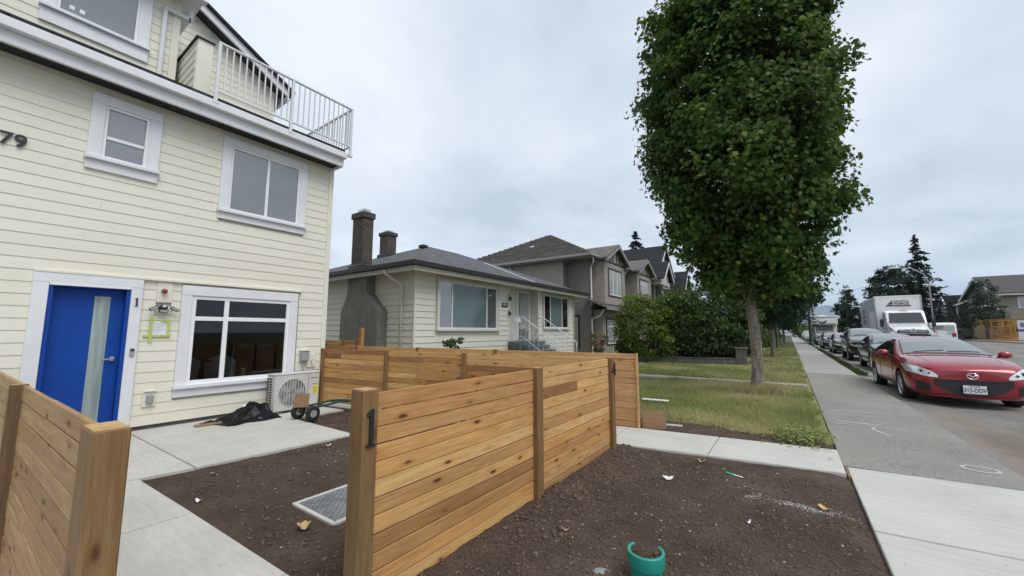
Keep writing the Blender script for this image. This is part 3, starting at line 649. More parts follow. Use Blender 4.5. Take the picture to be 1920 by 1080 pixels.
for i in range(1,22): link('baluster',bal,'whitegloss',rail,(rx-i*.104,yb,0))
# upper storey: bay with window, gable wall, deck half wall
m=MB(); m.box(-2.4,-.82,-6,1.70,4.9,7.05); m.prism([(1.70,5.06),(3.80,5.06),(3.80,7.03),(1.70,8.2)],'x',-6,-2.22); m.build('upper_wall','cream_trim',house)
siding_run(house,(-.80,-6,0),R(90),7.62,5.1,7.0,.1455,[(.25+6,1.355+6,5.72,7.3)],'cream')
siding_run(house,(-2.20,1.70,0),R(90),2.05,5.1,8.2,.1455,[],'cream',top=lambda z:(0,min(2.05,2.05-(z-6.95)/.56) if z>6.95 else 2.05))
MB().box(-.9,-.775,1.62,1.722,5.06,7.0,.004).build('corner_trim','cream_trim',house); MB().box(-2.3,-2.175,3.74,3.82,5.06,7.0,.004).build('corner_trim','cream_trim',house)
window(house,(-.80,.80,5.93),R(90),.84,1.10,[(-.38,.38,.04,1.06)],'glass_grey',.14,sill=.05,apron=.2,label='upper bay window with protective stickers')
for y,s in ((.50,.05),(.60,.052)): MB().box(-.80,-.796,y,y+s,6.03,6.03+.06).build('window_sticker','paper',house)
ds=MB().box(-.78,-.72,1.48,1.54,5.1,6.72,.012); ds.box(-.78,-.72,1.48,1.85,6.72,6.79,.012); ds.box(-.78,-.72,1.80,1.86,6.72,6.95,.012); ds.build('downspout','whitegloss',house)
m=MB().box(-2.4,-.5,-6,1.95,7.05,7.17,.006); m.box(-.55,-.40,-6,1.97,7.0,7.12,.006); m.build('bay_eave','white',house)
MB().box(-2.4,-.42,-6,1.99,7.175,7.24).build('bay_roof','shingle_dk',house,uv='box')
def slope(y): return 7.06+(3.98-y)*.56
m=MB().prism([(4.05,slope(4.05)-.16),(1.0,slope(1.0)-.16),(1.0,slope(1.0)+.0),(4.05,slope(4.05))],'x',-1.95,-1.90); m.prism([(4.05,slope(4.05)-.19),(3.98,slope(4.05)-.19),(3.98,slope(4.05)),(4.05,slope(4.05))],'x',-6,-1.9); m.build('rake_board','white',house)
MB().prism([(4.02,slope(4.02)-.14),(1.0,slope(1.0)-.14),(1.0,slope(1.0)-.1),(4.02,slope(4.02)-.1)],'x',-2.2,-1.96).build('rake_soffit','black',house)
MB().prism([(4.12,slope(4.12)+.004),(-2,slope(-2)+.004),(-2,slope(-2)+.07),(4.12,slope(4.12)+.07)],'x',-6,-1.84).build('gable_roof','shingle_dk',house,uv='box')
MB().box(-2.2,.0,1.79,1.99,5.06,6.05).build('deck_half_wall','cream_trim',house)
siding_run(house,(-2.2,1.79,0),0,2.17,5.1,6.04,.1455,[],'cream')
MB().box(-2.2,.03,1.755,2.01,6.05,6.075,.004).build('wall_cap','darkgut',house)
MB().cyl((-.12,.88,5.02),.05,.13,'z',16).build('roof_vent','blackpl',house)
MB().box(-6,-.2,1.99,4.1,5.06,5.075).build('deck_membrane','greybox',house)
# ------------------------------------------------------------ inside the living room
def chair(at,rz,lab):
    c=thing('chair',lab,'chair',at,rz)
    MB().grid(lambda u,v:((u-.5)*.44,.0+.10*math.cos((u-.5)*2.6)+.05*v,.45+v*.36-.10*(2*u-1)**2*v),8,6).build('backrest','paper',c,smooth=True)
    MB().box(-.22,.22,-.36,.08,.42,.45,.02).build('seat','paper',c)
    for x in(-.17,.17):
        for y in(-.3,.05): MB().tube([(x,y,.42),(x*1.2,y*1.1,0)],.012,6).build('leg','ply',c)
chair((-8.05,2.15,.16),R(-70),'white moulded chair seen through the living room window'); chair((-8.3,2.75,.16),R(-110),'white moulded chair beside the dark table indoors')
t=thing('table','dark round table standing inside the living room','table',(-8.75,2.6,.16))
MB().lathe([(0,.70),(.5,.70),(.52,.715),(.5,.73),(0,.73)],'z',28).build('table_top','ply',t); MB().lathe([(.0,.0),(.25,.0),(.24,.02),(.04,.05),(.035,.7)],'z',16).build('pedestal','black',t)
b=thing('spray_bottle','yellow spray bottle with white trigger on the window ledge','bottle',(-7.5,2.80,.602))
MB().lathe([(0,0),(.032,.0),(.034,.02),(.034,.10),(.014,.135),(.012,.15),(0,.15)],'z',16).build('bottle_body','yellow',b,smooth=True)
MB().box(-.012,.012,-.03,.045,.15,.175,.005).box(-.006,.006,.02,.03,.11,.15).build('trigger','vinyl',b)
MB().box(-.06,.04,-.1,.1,-.02,-.001).build('inner_ledge','vinyl',b) if False else None
# ------------------------------------------------------------ fittings on the facade
s=thing('alarm_light','small red alarm lamp on the panel beside the blue door','alarm light',(-7.378,1.672,1.965))
MB().lathe([(.0,.0),(.035,.0),(.035,.03),(.0,.03)],'x',18).build('base','greybox',s); MB().lathe([(.030,.03),(.032,.05),(.02,.085),(.0,.09)],'x',18).build('lens','red_plastic',s,smooth=True)
s=thing('security_light','black security floodlight with three swivel heads above the paper notice','floodlight',(-7.378,1.672,1.66))
MB().box(-.004,.012,-.085,.10,-.03,.06,.003).build('mounting_plate','cream_trim',s)
MB().lathe([(.0,.012),(.05,.012),(.052,.05),(.03,.085),(.0,.09)],'x',20,(0,0,.06)).build('sensor_housing','blackpl',s,smooth=True)
MB().box(.085,.095,-.015,.02,.07,.10,.002).build('sensor_window','paper',s)
for y,a in ((-.105,R(-32)),(.005,0),(.125,R(28))):
    mt=Matrix.Translation((.075,y,.015+abs(a)*.06))@Matrix.Rotation(a*-1.,4,'X')
    hh=MB().box(-.03,.008,-.05,.05,-.022,.024,.004,mt).build('lamp_head','blackpl',s); MB().box(.008,.011,-.043,.043,-.016,.018,0,mt).build('lamp_lens','greybox',hh)
s=thing('paper_notice','handwritten white paper notice taped with green tape under the floodlight','notice',(-7.378,1.66,1.43))
MB().grid(lambda u,v:(.006+.006*math.sin(u*5)*v,-.083+u*.17,-.10+v*.2),6,6).build('sheet','paper',s)
for r in range(5):
    x=-.07
    while x<(.06 if r<4 else -.01):
        L=.012+.022*random.random(); MB().tube([(.0155,x+L*q/4,.068-r*.027+.0055*random.uniform(-1,1)) for q in range(5)],.0013,4).build('pen_stroke','ink',s); x+=L+.008
for q in ((-.105,.115,.085,.115),(-.17,.13,-.125,-.095)): MB().box(.001,.009,q[0],q[1],q[2],q[3]).build('tape_strip','tape',s)
for q in ((-.11,-.075,-.19,.14),(.08,.11,-.12,.12)): MB().box(.0095,.0125,q[0],q[1],q[2],q[3]).build('tape_strip','tape',s)
s=thing('disconnect_box','grey electrical disconnect box with conduit beside the ground floor window','electrical box',(-7.385,3.73,.95))
MB().box(.0,.095,-.065,.07,-.10,.08,.008).build('box_body','greybox',s); MB().box(0,.11,-.07,.075,.08,.095,.003).build('box_lid','cream_trim',s); MB().tube([(.05,.0,-.10),(.05,.0,-.15),(.06,-.02,-.27),(.09,-.025,-.30)],.012,8).build('conduit','greybox',s)
s=thing('hose_tap','brass hose tap on a cream panel behind the air conditioner','tap',(-7.385,3.88,.83)); MB().box(0,.02,-.08,.08,-.11,.13,.003).build('panel','cream_trim',s); MB().tube([(.02,0,.0),(.08,0,0),(.09,0,-.03)],.011,8).box(.05,.065,-.03,.03,.02,.028).build('tap','steel',s)
# air conditioner
a=thing('air_conditioner','pale grey heat pump unit with round fan grille against the cream house','heat pump',(-6.93,3.07,.03))
W,Hh,Dp=.74,.60,.27
MB().box(-Dp,0,0,W,.04,.03+Hh,.012).build('casing','acgrey',a); MB().box(-Dp-.008,.008,-.008,W+.008,.03+Hh,.03+Hh+.018,.006).build('top_cover','acgrey',a)
for y in (.06,W-.14): MB().box(-Dp+.02,-.02,y,y+.08,0,.04).build('foot','acdark',a)
MB().lathe([(0,.002),(.215,.002),(.215,.004),(.0,.004)],'x',40,(0,.285,.335)).build('fan_recess','acdark',a)
g=MB().lathe([(.212,.004),(.226,.004),(.224,.014),(.214,.014)],'x',40,(0,.285,.335)).build('grille_ring','acgrey',a)
for i in range(9):
    y=-.18+i*.045; h=math.sqrt(max(.0,.212**2-y*y)); MB().box(.006,.012,.285+y-.0035,.285+y+.0035,.335-h,.335+h).build('grille_bar','acgrey',a)
for i in range(5): MB().lathe([(.04+i*.038,.008),(.0425+i*.038,.008),(.0425+i*.038,.013),(.04+i*.038,.013)],'x',36,(0,.285,.335)).build('grille_hoop','acgrey',a)
MB().box(.0015,.006,.06,.51,.10,.57,0).build('front_frame','acgrey',a) if False else None
for i in range(5):
    an=i*1.2566; mt=Matrix.Translation((.0055,.285,.335))@Matrix.Rotation(an,4,'X'); MB().prism([(-.02,.03),(.05,.06),(.07,.19),(-.02,.2)],'x',0,.0015,mt).build('fan_blade','greybox',a)
MB().box(.001,.004,.545,.55,.06,.62).build('panel_seam','acdark',a); MB().box(.001,.004,.63,.725,.285,.40).build('warning_label','yellow',a)
for r in range(3): MB().box(.004,.005,.64,.70,.31+r*.028,.32+r*.028).build('label_print','ink',a)
lettering('brand_lettering','Panasonic',.032,'navy',a,(.002,.65,.545),'+x',.002); lettering('model_lettering','INVERTER',.02,'ink',a,(.002,.66,.435),'+x',.002)
for r in range(12):
    for c in range(2): MB().box(-.12-.10*c-.055,-.12-.10*c+.02,-.002,.0,.075+r*.043,.105+r*.043).build('side_slot','black',a)
# black plastic sheet, offcuts and white pad
def tarp(u,v):
    L=.74; x=-7.22+.58*v; y=2.26+u*L
    hump=.22*math.exp(-((u-.68)/.24)**2)*math.exp(-((v-.42)/.38)**2)+.10*math.exp(-((u-.92)/.12)**2)*math.exp(-((v-.55)/.3)**2)
    cr=abs(mnoise.fractal(Vector((u*5,v*4,1.3)),.8,2.2,4))
    edge=min(1,12*min(u,1-u,v,1-v)); z=.034+edge*(hump*(1+.35*mnoise.noise(Vector((u*6,v*5,2))))+.045*cr)
    return (x+.06*mnoise.noise(Vector((u*4,v*3,5)))+.12*(.5-u)*0,y+.06*mnoise.noise(Vector((v*5,u*2,8)))+(.18*(v-.5)),max(.033,z))
o=tag(MB().grid(tarp,64,44).build('plastic_sheet','plastic_bag',smooth=True),'crumpled black plastic sheet lying on the patio by the wall','plastic sheet')
o=tag(MB().box(-.16,.16,-.06,.06,0,.02,.004).build('cardboard_offcut','ply',None,(-6.98,2.22,.032),R(82)),'flat brown board offcut under the black plastic sheet','offcut')
o=tag(MB().grid(lambda u,v:(-7.30+.18*v,2.68+u*.34,.04+.17*math.sin(math.pi*min(1,u*1.1))**.7*(1-.75*v)),14,6).build('foam_pad','paper',smooth=True),'white foam pad behind the black plastic sheet','pad')
# hand cart
c=thing('hand_cart','green hand cart with two rubber wheels and a plywood plate on the patio','cart',(-6.15,3.2,.03),R(8))
for x in (-.18,.16):
    wh=MB().lathe([(.055,-.025),(.10,-.03),(.115,-.015),(.115,.015),(.10,.03),(.055,.025)],'x',24,(x,0,.115)).build('wheel','rubber',c,smooth=True)
    MB().lathe([(0,-.022),(.058,-.024),(.058,.024),(.0,.022)],'x',20,(x,0,.115)).build('hub','greybox',wh)
MB().tube([(-.2,0,.115),(.18,0,.115)],.012,8).build('axle','black',c)
f=MB(); 
for x in (-.12,.10): f.tube([(x,-.06,.18),(x,.55,.205),(x*.6,.95,.16)],.016,8)
for y in (0,.25,.5): f.tube([(-.12,y,.185+.03*y),(.10,y,.185+.03*y)],.012,8)
f.tube([(-.07,.95,.16),(.06,.95,.16)],.014,8); f.tube([(.1,0,.18),(.17,.02,.12)],.01,6); f.tube([(-.12,0,.18),(-.18,.02,.12)],.01,6); f.build('frame','greenpaint',c)
MB().box(-.008,.008,-.11,.10,.19,.40,.002,Matrix.Translation((-.06,-.05,0))@Matrix.Rotation(R(-55),4,'Z')@Matrix.Rotation(R(-8),4,'Y')).build('plywood_plate','ply',c)
# ------------------------------------------------------------ fences
def board(L,h,t=.02,bev=.0025): return MB().box(0,L,-t/2,t/2,0,h,bev)
def fence(name,label,p0,p1,z0,n,h,posts,mat='cedar',side=-1,joint=.0,post=(.09,.09),ptop=.012,endpost=None,group=None,gap=.004,caps=True,pz=-.15,pm='post'):
    """local x along p0->p1; side=-1: posts show on local -y"""
    p0=Vector(p0); p1=Vector(p1); d=p1-p0; L=d.length; rz=math.atan2(d.y,d.x)
    f=thing(name,label,'fence',(p0.x,p0.y,0),rz,group)
    stops=[0]+[q for q in posts]+[L]
    for a,b in zip(stops,stops[1:]):
        if b-a<.05: continue
        for i in range(n):
            cuts=[a+.002,b-.002]
            if random.random()<joint: cuts.insert(1,a+(b-a)*random.uniform(.25,.75))
            for u,v in zip(cuts,cuts[1:]):
                hh=h-gap-random.choice((0,0,.001,.002,.004,.005))
                o=board(v-u-.001,hh).build('board',mat,f,(u,random.uniform(-.0025,.0025),z0+i*h),0)
                o.rotation_euler=(random.uniform(-.012,.012),random.uniform(-.0012,.0012),0)
    ps=posts if endpost is None else posts+endpost
    for q in ps:
        w,dp=post
        pz1=z0+n*h+ptop
        o=MB().box(-w/2,w/2,-.012 if side>0 else -dp+.0,dp if side>0 else .0125+.001,pz,pz1,.004).build('post',pm,f,(q,0,0))
        MB().box(-w/2+.005,w/2-.005,(-.008 if side>0 else -dp+.005),(dp-.005 if side>0 else .009),pz1,pz1+.002).build('post_top','post_top',o)
    return f
# front fence along the garden bed
f1=fence('fence','cedar board fence along the garden bed with a black 1 on its end post',(-1.80,1.30),(-1.785,4.55),-.0,12,.0888,[1.57,3.22],'cedar',-1,.12,(.09,.055),.012,group=None)
o=MB().box(-.045,.045,-.03,.085,-.2,1.082,.005).build('end_post','post',f1,(-.045,0,0)); MB().box(-.04,.04,-.025,.08,1.082,1.084).build('post_top','post_top',o)
link('number',(lambda m:(m.transform(Matrix.Scale(1,4)),m)[1])(one_digit(.185,.012,'-y',.8)),'black',f1,(-.045,-.036,.895))
lettering('number','4',.20,'black',f1,(3.225,-.062,.93),'-y',.012,.004)
cl=MB().box(0,3.2,.012,.03,1.066,1.072)
# near fence along the walkway
fl=fence('fence','cedar fence of butt-jointed boards beside the walkway to the blue door',(-1.86,.305),(-7.2,.17),-.02,12,.0908,[1.84,3.6,5.3],'cedar_grey',1,.75,(.045,.06),.004,pm='post_dk')
o=MB().box(-.08,.08,-.045,.045,-.2,1.075,.005).build('end_post','post',fl,(-.03,0,0)); MB().box(-.075,.075,-.04,.04,1.075,1.077).build('post_top','post_top',o)
# yard fence from the house to the front fence
fa=fence('fence','cedar fence closing the small yard behind the air conditioner',(-7.06,3.93),(-1.86,4.60),.13,11,.0855,[.03,1.62,3.17],'cedar',-1,.25,(.07,.05),.006)
# far side of the entrance path
fb=fence('fence','reddish cedar fence on the lawn side of the entrance path',(-9.4,4.95),(-1.83,5.70),.03,12,.0868,[1.6,3.4,5.2],'cedar_red',1,.2,(.09,.05),.0)
MB().box(-.012,.012,-.03,.03,.0,1.07).build('end_trim','cedar_red',fb,(7.61,0,0))
fc_=fence('fence','short cedar side fence with a tall post in front of the chimney',(-11.6,6.0),(-9.05,6.05),.0,13,.0885,[.9,1.8],'cedar_red',-1,.2,(.09,.05),.0)
MB().box(-.045,.045,-.06,.03,-.1,1.48,.004).build('tall_post','cedar_red',fc_,(2.56,0,0)); MB().box(-.045,.045,-.10,-.062,-.1,1.20,.004).build('short_post','post',fc_,(2.49,0,0)); 
# ------------------------------------------------------------ small things on the soil
v=thing('vault_cover','steel diamond plate cover in a pale concrete frame set in the yard soil','access cover',(-3.03,1.93,.0))
fr_=MB(); a0,b0=.30,.27
fr_.box(-a0,a0,-b0,-b0+.035,-.1,.022,.004); fr_.box(-a0,a0,b0-.035,b0,-.1,.022,.004); fr_.box(-a0,-a0+.035,-b0+.035,b0-.035,-.1,.0215,.004); fr_.box(a0-.035,a0,-b0+.035,b0-.035,-.1,.0215,.004); fr_.build('frame','conc',v)
MB().box(-a0+.04,a0-.04,-b0+.04,b0-.04,-.02,.018,.002).build('plate','dplate',v)
tm=MB()
for i in range(20):
    for j in range(17):
        mt=Matrix.Translation((-.25+i*.0263,-.214+j*.0267,.018))@Matrix.Rotation(R(45 if (i+j)%2 else -45),4,'Z'); tm.add([mt@Vector(p) for p in ((-.012,0,0),(0,-.0035,0),(.012,0,0),(0,.0035,0),(0,0,.003))],[(0,1,4),(1,2,4),(2,3,4),(3,0,4)])
tm.build('tread_pattern','dplate',v,kind='stuff')
p=thing('drain_pipe','teal plastic pipe stub filled with soil standing in the garden bed','pipe',(-.735,2.335,-.1))
MB().lathe([(.078,0),(.078,.19),(.098,.19),(.100,.195),(.100,.262),(.097,.266),(.086,.266),(.083,.262),(.083,.1)],'z',40).build('socket','teal',p,smooth=False)
autosm(p.children[0])
MB().grid(lambda u,q:((.0835+.016*max(0,math.cos(q*6.2832-1.88)))*u*math.cos(q*6.2832),(.0835+.016*max(0,math.cos(q*6.2832-1.88)))*u*math.sin(q*6.2832),.250+.012*mnoise.fractal(Vector((u*3*math.cos(q*6.28),u*3*math.sin(q*6.28),3)),.8,2,4)+.014*(1-u)+.024*u*max(-.3,math.cos(q*6.2832-1.88))),8,28).build('soil_fill','soil',p,smooth=True)
q=rng.random((60,2)); clp=np.stack([.07*np.sqrt(q[:,0])*np.cos(q[:,1]*6.28),.07*np.sqrt(q[:,0])*np.sin(q[:,1]*6.28),np.full(60,.262)],1)
o=clods('soil_crumbs',clp,.003+.007*rng.random(60)**2,'clod','x'); o.parent=p; del o['label']
l=thing('pipe_cap','flat grey round cap half buried beside the teal pipe','cap',(-.96,2.245,.0)); MB().lathe([(0,.012),(.055,.012),(.065,.006),(.066,-.03)],'z',28).build('lid','greybox',l,smooth=True); MB().lathe([(0,.018),(.014,.018),(.015,.012)],'z',12).build('knob','greybox',l)
def scrap(name,label,cat,at,w,h,mat,rz,curl=.3,lift=.02):
    ph=random.random()*9
    o=MB().grid(lambda u,v:((u-.5)*w+.1*w*mnoise.noise(Vector((v*3,ph,1))),(v-.5)*h*(1-.4*abs(2*u-1)**2),.006+lift*(2*u-1)**2+curl*w*abs(mnoise.noise(Vector((u*2.5,v*2.5,ph))))),8,6).build(name,mat,None,(at[0],at[1],soilz(at[0],at[1])+.002),rz,smooth=True); tag(o,label,cat); return o
scrap('paper_scrap','crumpled white paper scrap on the dark soil of the garden bed','paper scrap',(-1.012,3.95),.09,.06,'paper',.4,.5)
g=thing('plant_tag','green and white plastic plant tag lying on the garden bed','plant tag',(-.53,4.43,.012),R(-20)); MB().box(-.06,.01,-.018,.018,.0,.004,0,Matrix.Rotation(R(14),4,'Y')@Matrix.Rotation(R(25),4,'Z')).build('tag_head','teal',g); MB().box(.0,.09,-.009,.009,.002,.005).build('tag_stem','paper',g)
scrap('shell_scrap','curled pale plaster ring on the soil beside the entrance path','scrap',(-.844,4.66),.07,.045,'skinleaf',.2,.3,.03)
scrap('dry_leaf','dry yellow leaf lying on the lime powder streak','leaf',(.137,4.02),.085,.05,'skinleaf',-.5,.15)
scrap('crumpled_scrap','crumpled beige scrap beside the steel access cover','scrap',(-2.86,1.52),.085,.075,'skinleaf',.9,.6,.03)
scrap('mortar_flake','small white mortar flake on the yard soil near the walkway','flake',(-4.0,1.25),.06,.03,'paper',.3,.3)
scrap('plaster_flake','thin white plaster flake far out in the yard soil by the patio','flake',(-4.62,2.70),.06,.03,'paper',1.3,.3)
scrap('paper_bit','tiny white paper bit at the middle of the garden bed','paper scrap',(-.33,3.42),.045,.02,'paper',1.0,.2)
scrap('wood_chip','pale wood chip on the soil near the front fence foot','wood chip',(-1.35,2.55),.05,.015,'skinleaf',.6,.1)
tag(MB().box(-.24,.24,-.05,.05,0,.022,.003).build('white_board','boxwhite',None,(-2.2,7.9,.06),R(5)),'flat white painted board lying on the lawn behind the fence end','board')
o=tag(MB().box(-.16,.16,-.012,.012,0,.25,.003).build('plywood_offcut','ply',None,(-1.66,5.86,.0),R(22)),'square plywood offcut leaning at the end of the reddish fence','plywood'); o.rotation_euler=(R(-14),0,R(22))
tag(MB().box(-.15,.15,-.03,.03,0,.03,.003).build('pale_lath','conc',None,(-1.5,6.16,.0),R(12)),'short pale lath lying on the soil beside the plywood offcut','lath')
# ------------------------------------------------------------ roofs
def hip_roof(x0,x1,y0,y1,z,pitch,th=.05):
    """front towards +x; ridge along y (or x when deeper)"""
    rx=(x1-x0)/2; ry=(y1-y0)/2; r=min(rx,ry); cx_,cy_=(x0+x1)/2,(y0+y1)/2; zt=z+r*pitch
    if ry>=rx: A,B=(cx_,y0+r,zt),(cx_,y1-r,zt)
    else: A,B=(x0+r,cy_,zt),(x1-r,cy_,zt)
    v=[(x1,y0,z),(x1,y1,z),(x0,y1,z),(x0,y0,z),A,B]
    if ry>=rx: f=[(0,1,5,4),(1,2,5),(2,3,4,5),(3,0,4)]
    else: f=[(0,1,5),(1,2,4,5),(2,3,4),(3,0,5,4)]
    return MB().add(v,f+[(3,2,1,0)])
# ------------------------------------------------------------ neighbouring bungalow
NX,NY0,NY1=-9.0,7.75,18.15
b=thing('bungalow','older cream bungalow with hip roof and two dark brick chimneys','house',(NX,NY0,0))
LY=NY1-NY0; rc0,rc1=4.78,6.98      # porch recess along y (local)
m=MB(); m.box(-9,-.03,.03,rc0,.0,3.3); m.box(-9,-.43,rc0,rc1,0,3.3); m.box(-9,-.03,rc1,LY-.03,0,3.3); m.build('wall','cream_old',b)
e=.19
siding_run(b,(-.02,0,0),R(90),rc0,.1,3.3,e,[(.80,4.12,1.36,3.3)],'cream_old',.024,6)
siding_run(b,(-.02,rc1,0),R(90),LY-rc1,.1,3.3,e,[(.36,2.98,1.46,3.3)],'cream_old',.024,6)
siding_run(b,(-9,.02,0),0,8.98,.1,3.3,e,[(9-3.35,9-1.3,0,2.0),(9-3.1,9-2.0,1.9,3.4)],'cream_old',.024,6)
siding_run(b,(-.43,rc1-.0,0),R(0),.40,.1,3.3,e,[],'cream_old',.02,6)
for p in ((-.045,.02,-.045,.02),(-.05,.015,rc0-.06,rc0+.012),(-.05,.015,rc1-.03,rc1+.05),(-.05,.015,LY-.05,LY+.02)): MB().box(p[0],p[1]+.0,p[2],p[3],.05,3.3,.005).build('corner_trim','cream_old',b)
MB().box(-.43,-.40,rc0,rc1,.9,3.3).build('recess_wall','cream_old',b)
window(b,(-.005,2.46,1.47),R(90),3.02,1.55,[(-1.47,-.93,.04,1.51,'glass_grey'),(-.88,.88,.04,1.51,'glass_teal'),(.93,1.47,.04,1.51,'glass_grey')],'glass_teal',.09,fm='whitegloss',tm='offwhite',sill=.07,apron=.0,mull=.05,label='wide picture window with pale curtain')
window(b,(-.005,8.64,1.55),R(90),2.34,1.5,[(-1.13,-.62,.04,1.46,'glass_dark'),(-.57,.52,.04,1.46,'glass_teal'),(.57,1.13,.04,1.46,'glass_dark')],'glass_teal',.08,fm='whitegloss',tm='offwhite',sill=.07,mull=.05,label='narrower three-part window beside the porch')
dd=MB().box(-.40,-.36,5.82,6.86,1.03,3.14,.004).build('front_door','white',b); MB().box(-.36,-.345,5.95,6.73,1.06,3.04,.01).build('door_leaf','silver',dd); MB().box(-.345,-.337,6.03,6.65,1.5,2.95).build('pane','glass_white',dd); MB().box(-.345,-.31,6.0,6.03,1.95,2.1).build('door_handle','steel',dd)
# roof
ro=hip_roof(-9.2,.55,-.55,LY+.75,3.33,.40).build('roof','shingle',b,uv='box')
gt=MB(); 
gt.box(.50,.62,-.62,LY+.80,3.26,3.40,.01); gt.box(-9.3,.50,-.62,-.50,3.26,3.40,.01); gt.box(-9.3,.5,LY+.70,LY+.80,3.26,3.40,.01); gt.build('gutter','darkgut',b)
so_=MB().box(-9.2,.50,-.5,LY+.7,3.20,3.255).build('soffit','offwhite',b); 
MB().box(.44,.50,-.5,LY+.7,3.12,3.20).box(-9.2,.44,-.5,-.44,3.12,3.20).build('fascia','offwhite',b)
mt=Matrix.Translation((0,6.35,0)); MB().add([mt@Vector(p) for p in ((.5,0,3.345+.012),(.5,.12,3.345+.012),(-2.6,.12,3.33+.4*3.15+.012),(-2.6,0,3.33+.4*3.15+.012),(.5,0,3.38),(.5,.12,3.38),(-2.6,.12,3.33+.4*3.15+.05),(-2.6,0,3.33+.4*3.15+.05))],[(0,1,2,3),(4,5,6,7),(0,1,5,4),(1,2,6,5),(2,3,7,6),(3,0,4,7)]).build('roof_flashing','whitegloss',b)
rv=MB().box(-3.75,-3.45,3.3,3.6,4.95,5.08,.02).build('roof_vent','blackpl',b)
# chimneys
ch=MB().prism([(-3.35,0),(-1.32,0),(-1.32,2.0),(-1.98,2.62),(-1.98,3.2),(-3.0,3.2),(-3.0,2.62),(-3.35,2.0)],'y',-.34,.03).build('chimney_breast','parged',b,uv='box')
st_=MB().box(-2.86,-2.26,-.34,.04,3.2,5.32,.0); st_.box(-2.91,-2.21,-.39,.09,5.16,5.36,.015); st_=st_.build('chimney_stack','brick',b,uv='box'); MB().box(-2.74,-2.38,-.26,.0,5.36,5.5,.01).build('chimney_cap','steel',st_); MB().box(-2.94,-2.18,-.42,.14,3.40,3.58,.03).build('chimney_flashing','blackpl',st_)
st_=MB().box(-5.45,-4.9,2.6,3.05,4.0,5.66); st_.box(-5.5,-4.85,2.55,3.1,5.54,5.70,.015); st_=st_.build('chimney_stack','brick',b,uv='box'); MB().box(-5.35,-5.0,2.68,2.97,5.70,5.8,.01).build('chimney_cap','steel',st_); MB().box(-5.53,-4.82,2.52,3.13,4.45,4.72,.02).build('chimney_flashing','blackpl',st_)
MB().tube([(-.78,-.56,3.24),(-.78,-.5,3.1),(-.55,-.12,2.82),(-.55,-.07,2.7),(-.55,-.07,.1)],.042,10).build('downspout','offwhite',b,smooth=True)
MB().tube([(.45,LY+.3,3.2),(.3,LY+.1,3.0),(.05,LY-.02,2.85),(.05,LY-.02,.1)],.035,8).build('downspout','offwhite',b,smooth=True)
nb=MB().box(0.0,.022,4.28,4.66,2.33,2.50,.004).build('number_plate','blackpl',b); lettering('number','5711',.13,'paper',nb,(.024,4.47,2.415),'+x',.004,.002)
lm=thing('porch_lamp','small dark lantern on the bungalow wall beside the porch','lantern',(NX-.02,NY0+4.70,2.75)); MB().tube([(0,0,.05),(.1,0,.08),(.12,0,.0)],.012,6).build('bracket','black',lm); MB().lathe([(0,.0),(.05,.0),(.06,-.03),(.045,-.15),(0,-.16)],'z',8,(.12,0,0)).build('lantern_glass','black',lm)
lm=thing('porch_lamp','dark wall lamp below the house number of the bungalow','lantern',(NX-.02,NY0+4.70,2.15)); MB().tube([(0,0,.05),(.08,0,.06),(.1,0,.0)],.012,6).build('bracket','black',lm); MB().box(.06,.14,-.04,.04,-.13,0,.008).build('lamp_body','black',lm)
# porch and steps
po=MB().box(-.40,.55,rc0-.1,rc1-.35,0,1.0,.01).build('porch','bluegrey',b)
for i in range(5): MB().box(.55+i*.27,.55+(i+1)*.27,rc0+.1,rc1-.4,0,.84-i*.168,.01).build('step','bluegrey',po)
def iron_rail(y,n):
    r=MB().tube([(.2,y,1.95),(.55,y,1.95),(2.05,y,.95),(2.05,y,.05)],.02,8).build('handrail','whitegloss',po,smooth=True)
    MB().tube([(.2,y,1.2),(.5,y,1.2),(2.05,y,.2)],.012,6).build('lower_rail','whitegloss',r)
    for i in range(n):
        x=.25+i*.2; zt=1.95 if x<.55 else 1.95-(x-.55)*.667; zb=1.2 if x<.5 else 1.2-(x-.5)*.645
        MB().tube([(x,y,max(zb-.2,.0)),(x,y,zt)],.007,5).build('baluster','whitegloss',r)
        sp=[(x+.1+.07*(1-t/14)*math.cos(t*.8),y,(zt+zb)/2-.05+.11*(1-t/16)*math.sin(t*.8)) for t in range(13)]; MB().tube(sp,.006,5).build('scroll','whitegloss',r)
iron_rail(rc0+.15,9); iron_rail(rc1-.45,9)
mb=MB().box(.1,.2,rc0+.12,rc0+.5,1.75,1.98,.01).build('mailbox','whitegloss',po)
# bungalow planting
def plant(name,label,cat,at,h,nstem,spread,leafmat,ls,flower=None,per=60):
    t=thing(name,label,cat,at); m=MB(); tips=[]
    for i in range(nstem):
        a=random.random()*6.28; e=spread*random.random(); p=[(0,0,0)]
        for q in range(1,5): p.append((e*math.cos(a)*(q/4)**1.3+.03*random.uniform(-1,1),e*math.sin(a)*(q/4)**1.3+.03*random.uniform(-1,1),h*q/4*random.uniform(.85,1)))
        m.tube(p,[.012,.010,.008,.006,.003],5); tips+=p[1:]
    m.build('stem','bark_dk',t); T=np.array(tips); P,D=clusters(T,per//2,h*.13); leaf_cloud('foliage',leafmat,t,P,D+rng.normal(size=D.shape)*.05+(0,0,.05),ls*(.6+.8*rng.random(len(P))),DIAM,None,None,1.2)
    if flower is not None:
        k=T[rng.integers(0,len(T),26)]+rng.normal(size=(26,3))*.12; o=clods('blossoms',k,.03+.03*rng.random(26),flower,'x',.8); o.parent=t; del o['label']; o['kind']='stuff'
    return t
plant('rose_bush','pink flowering rose bush beside the white porch railing','rose bush',(-7.0,16.55,.0),1.25,9,.55,'shrub_dk',.07,'rose')
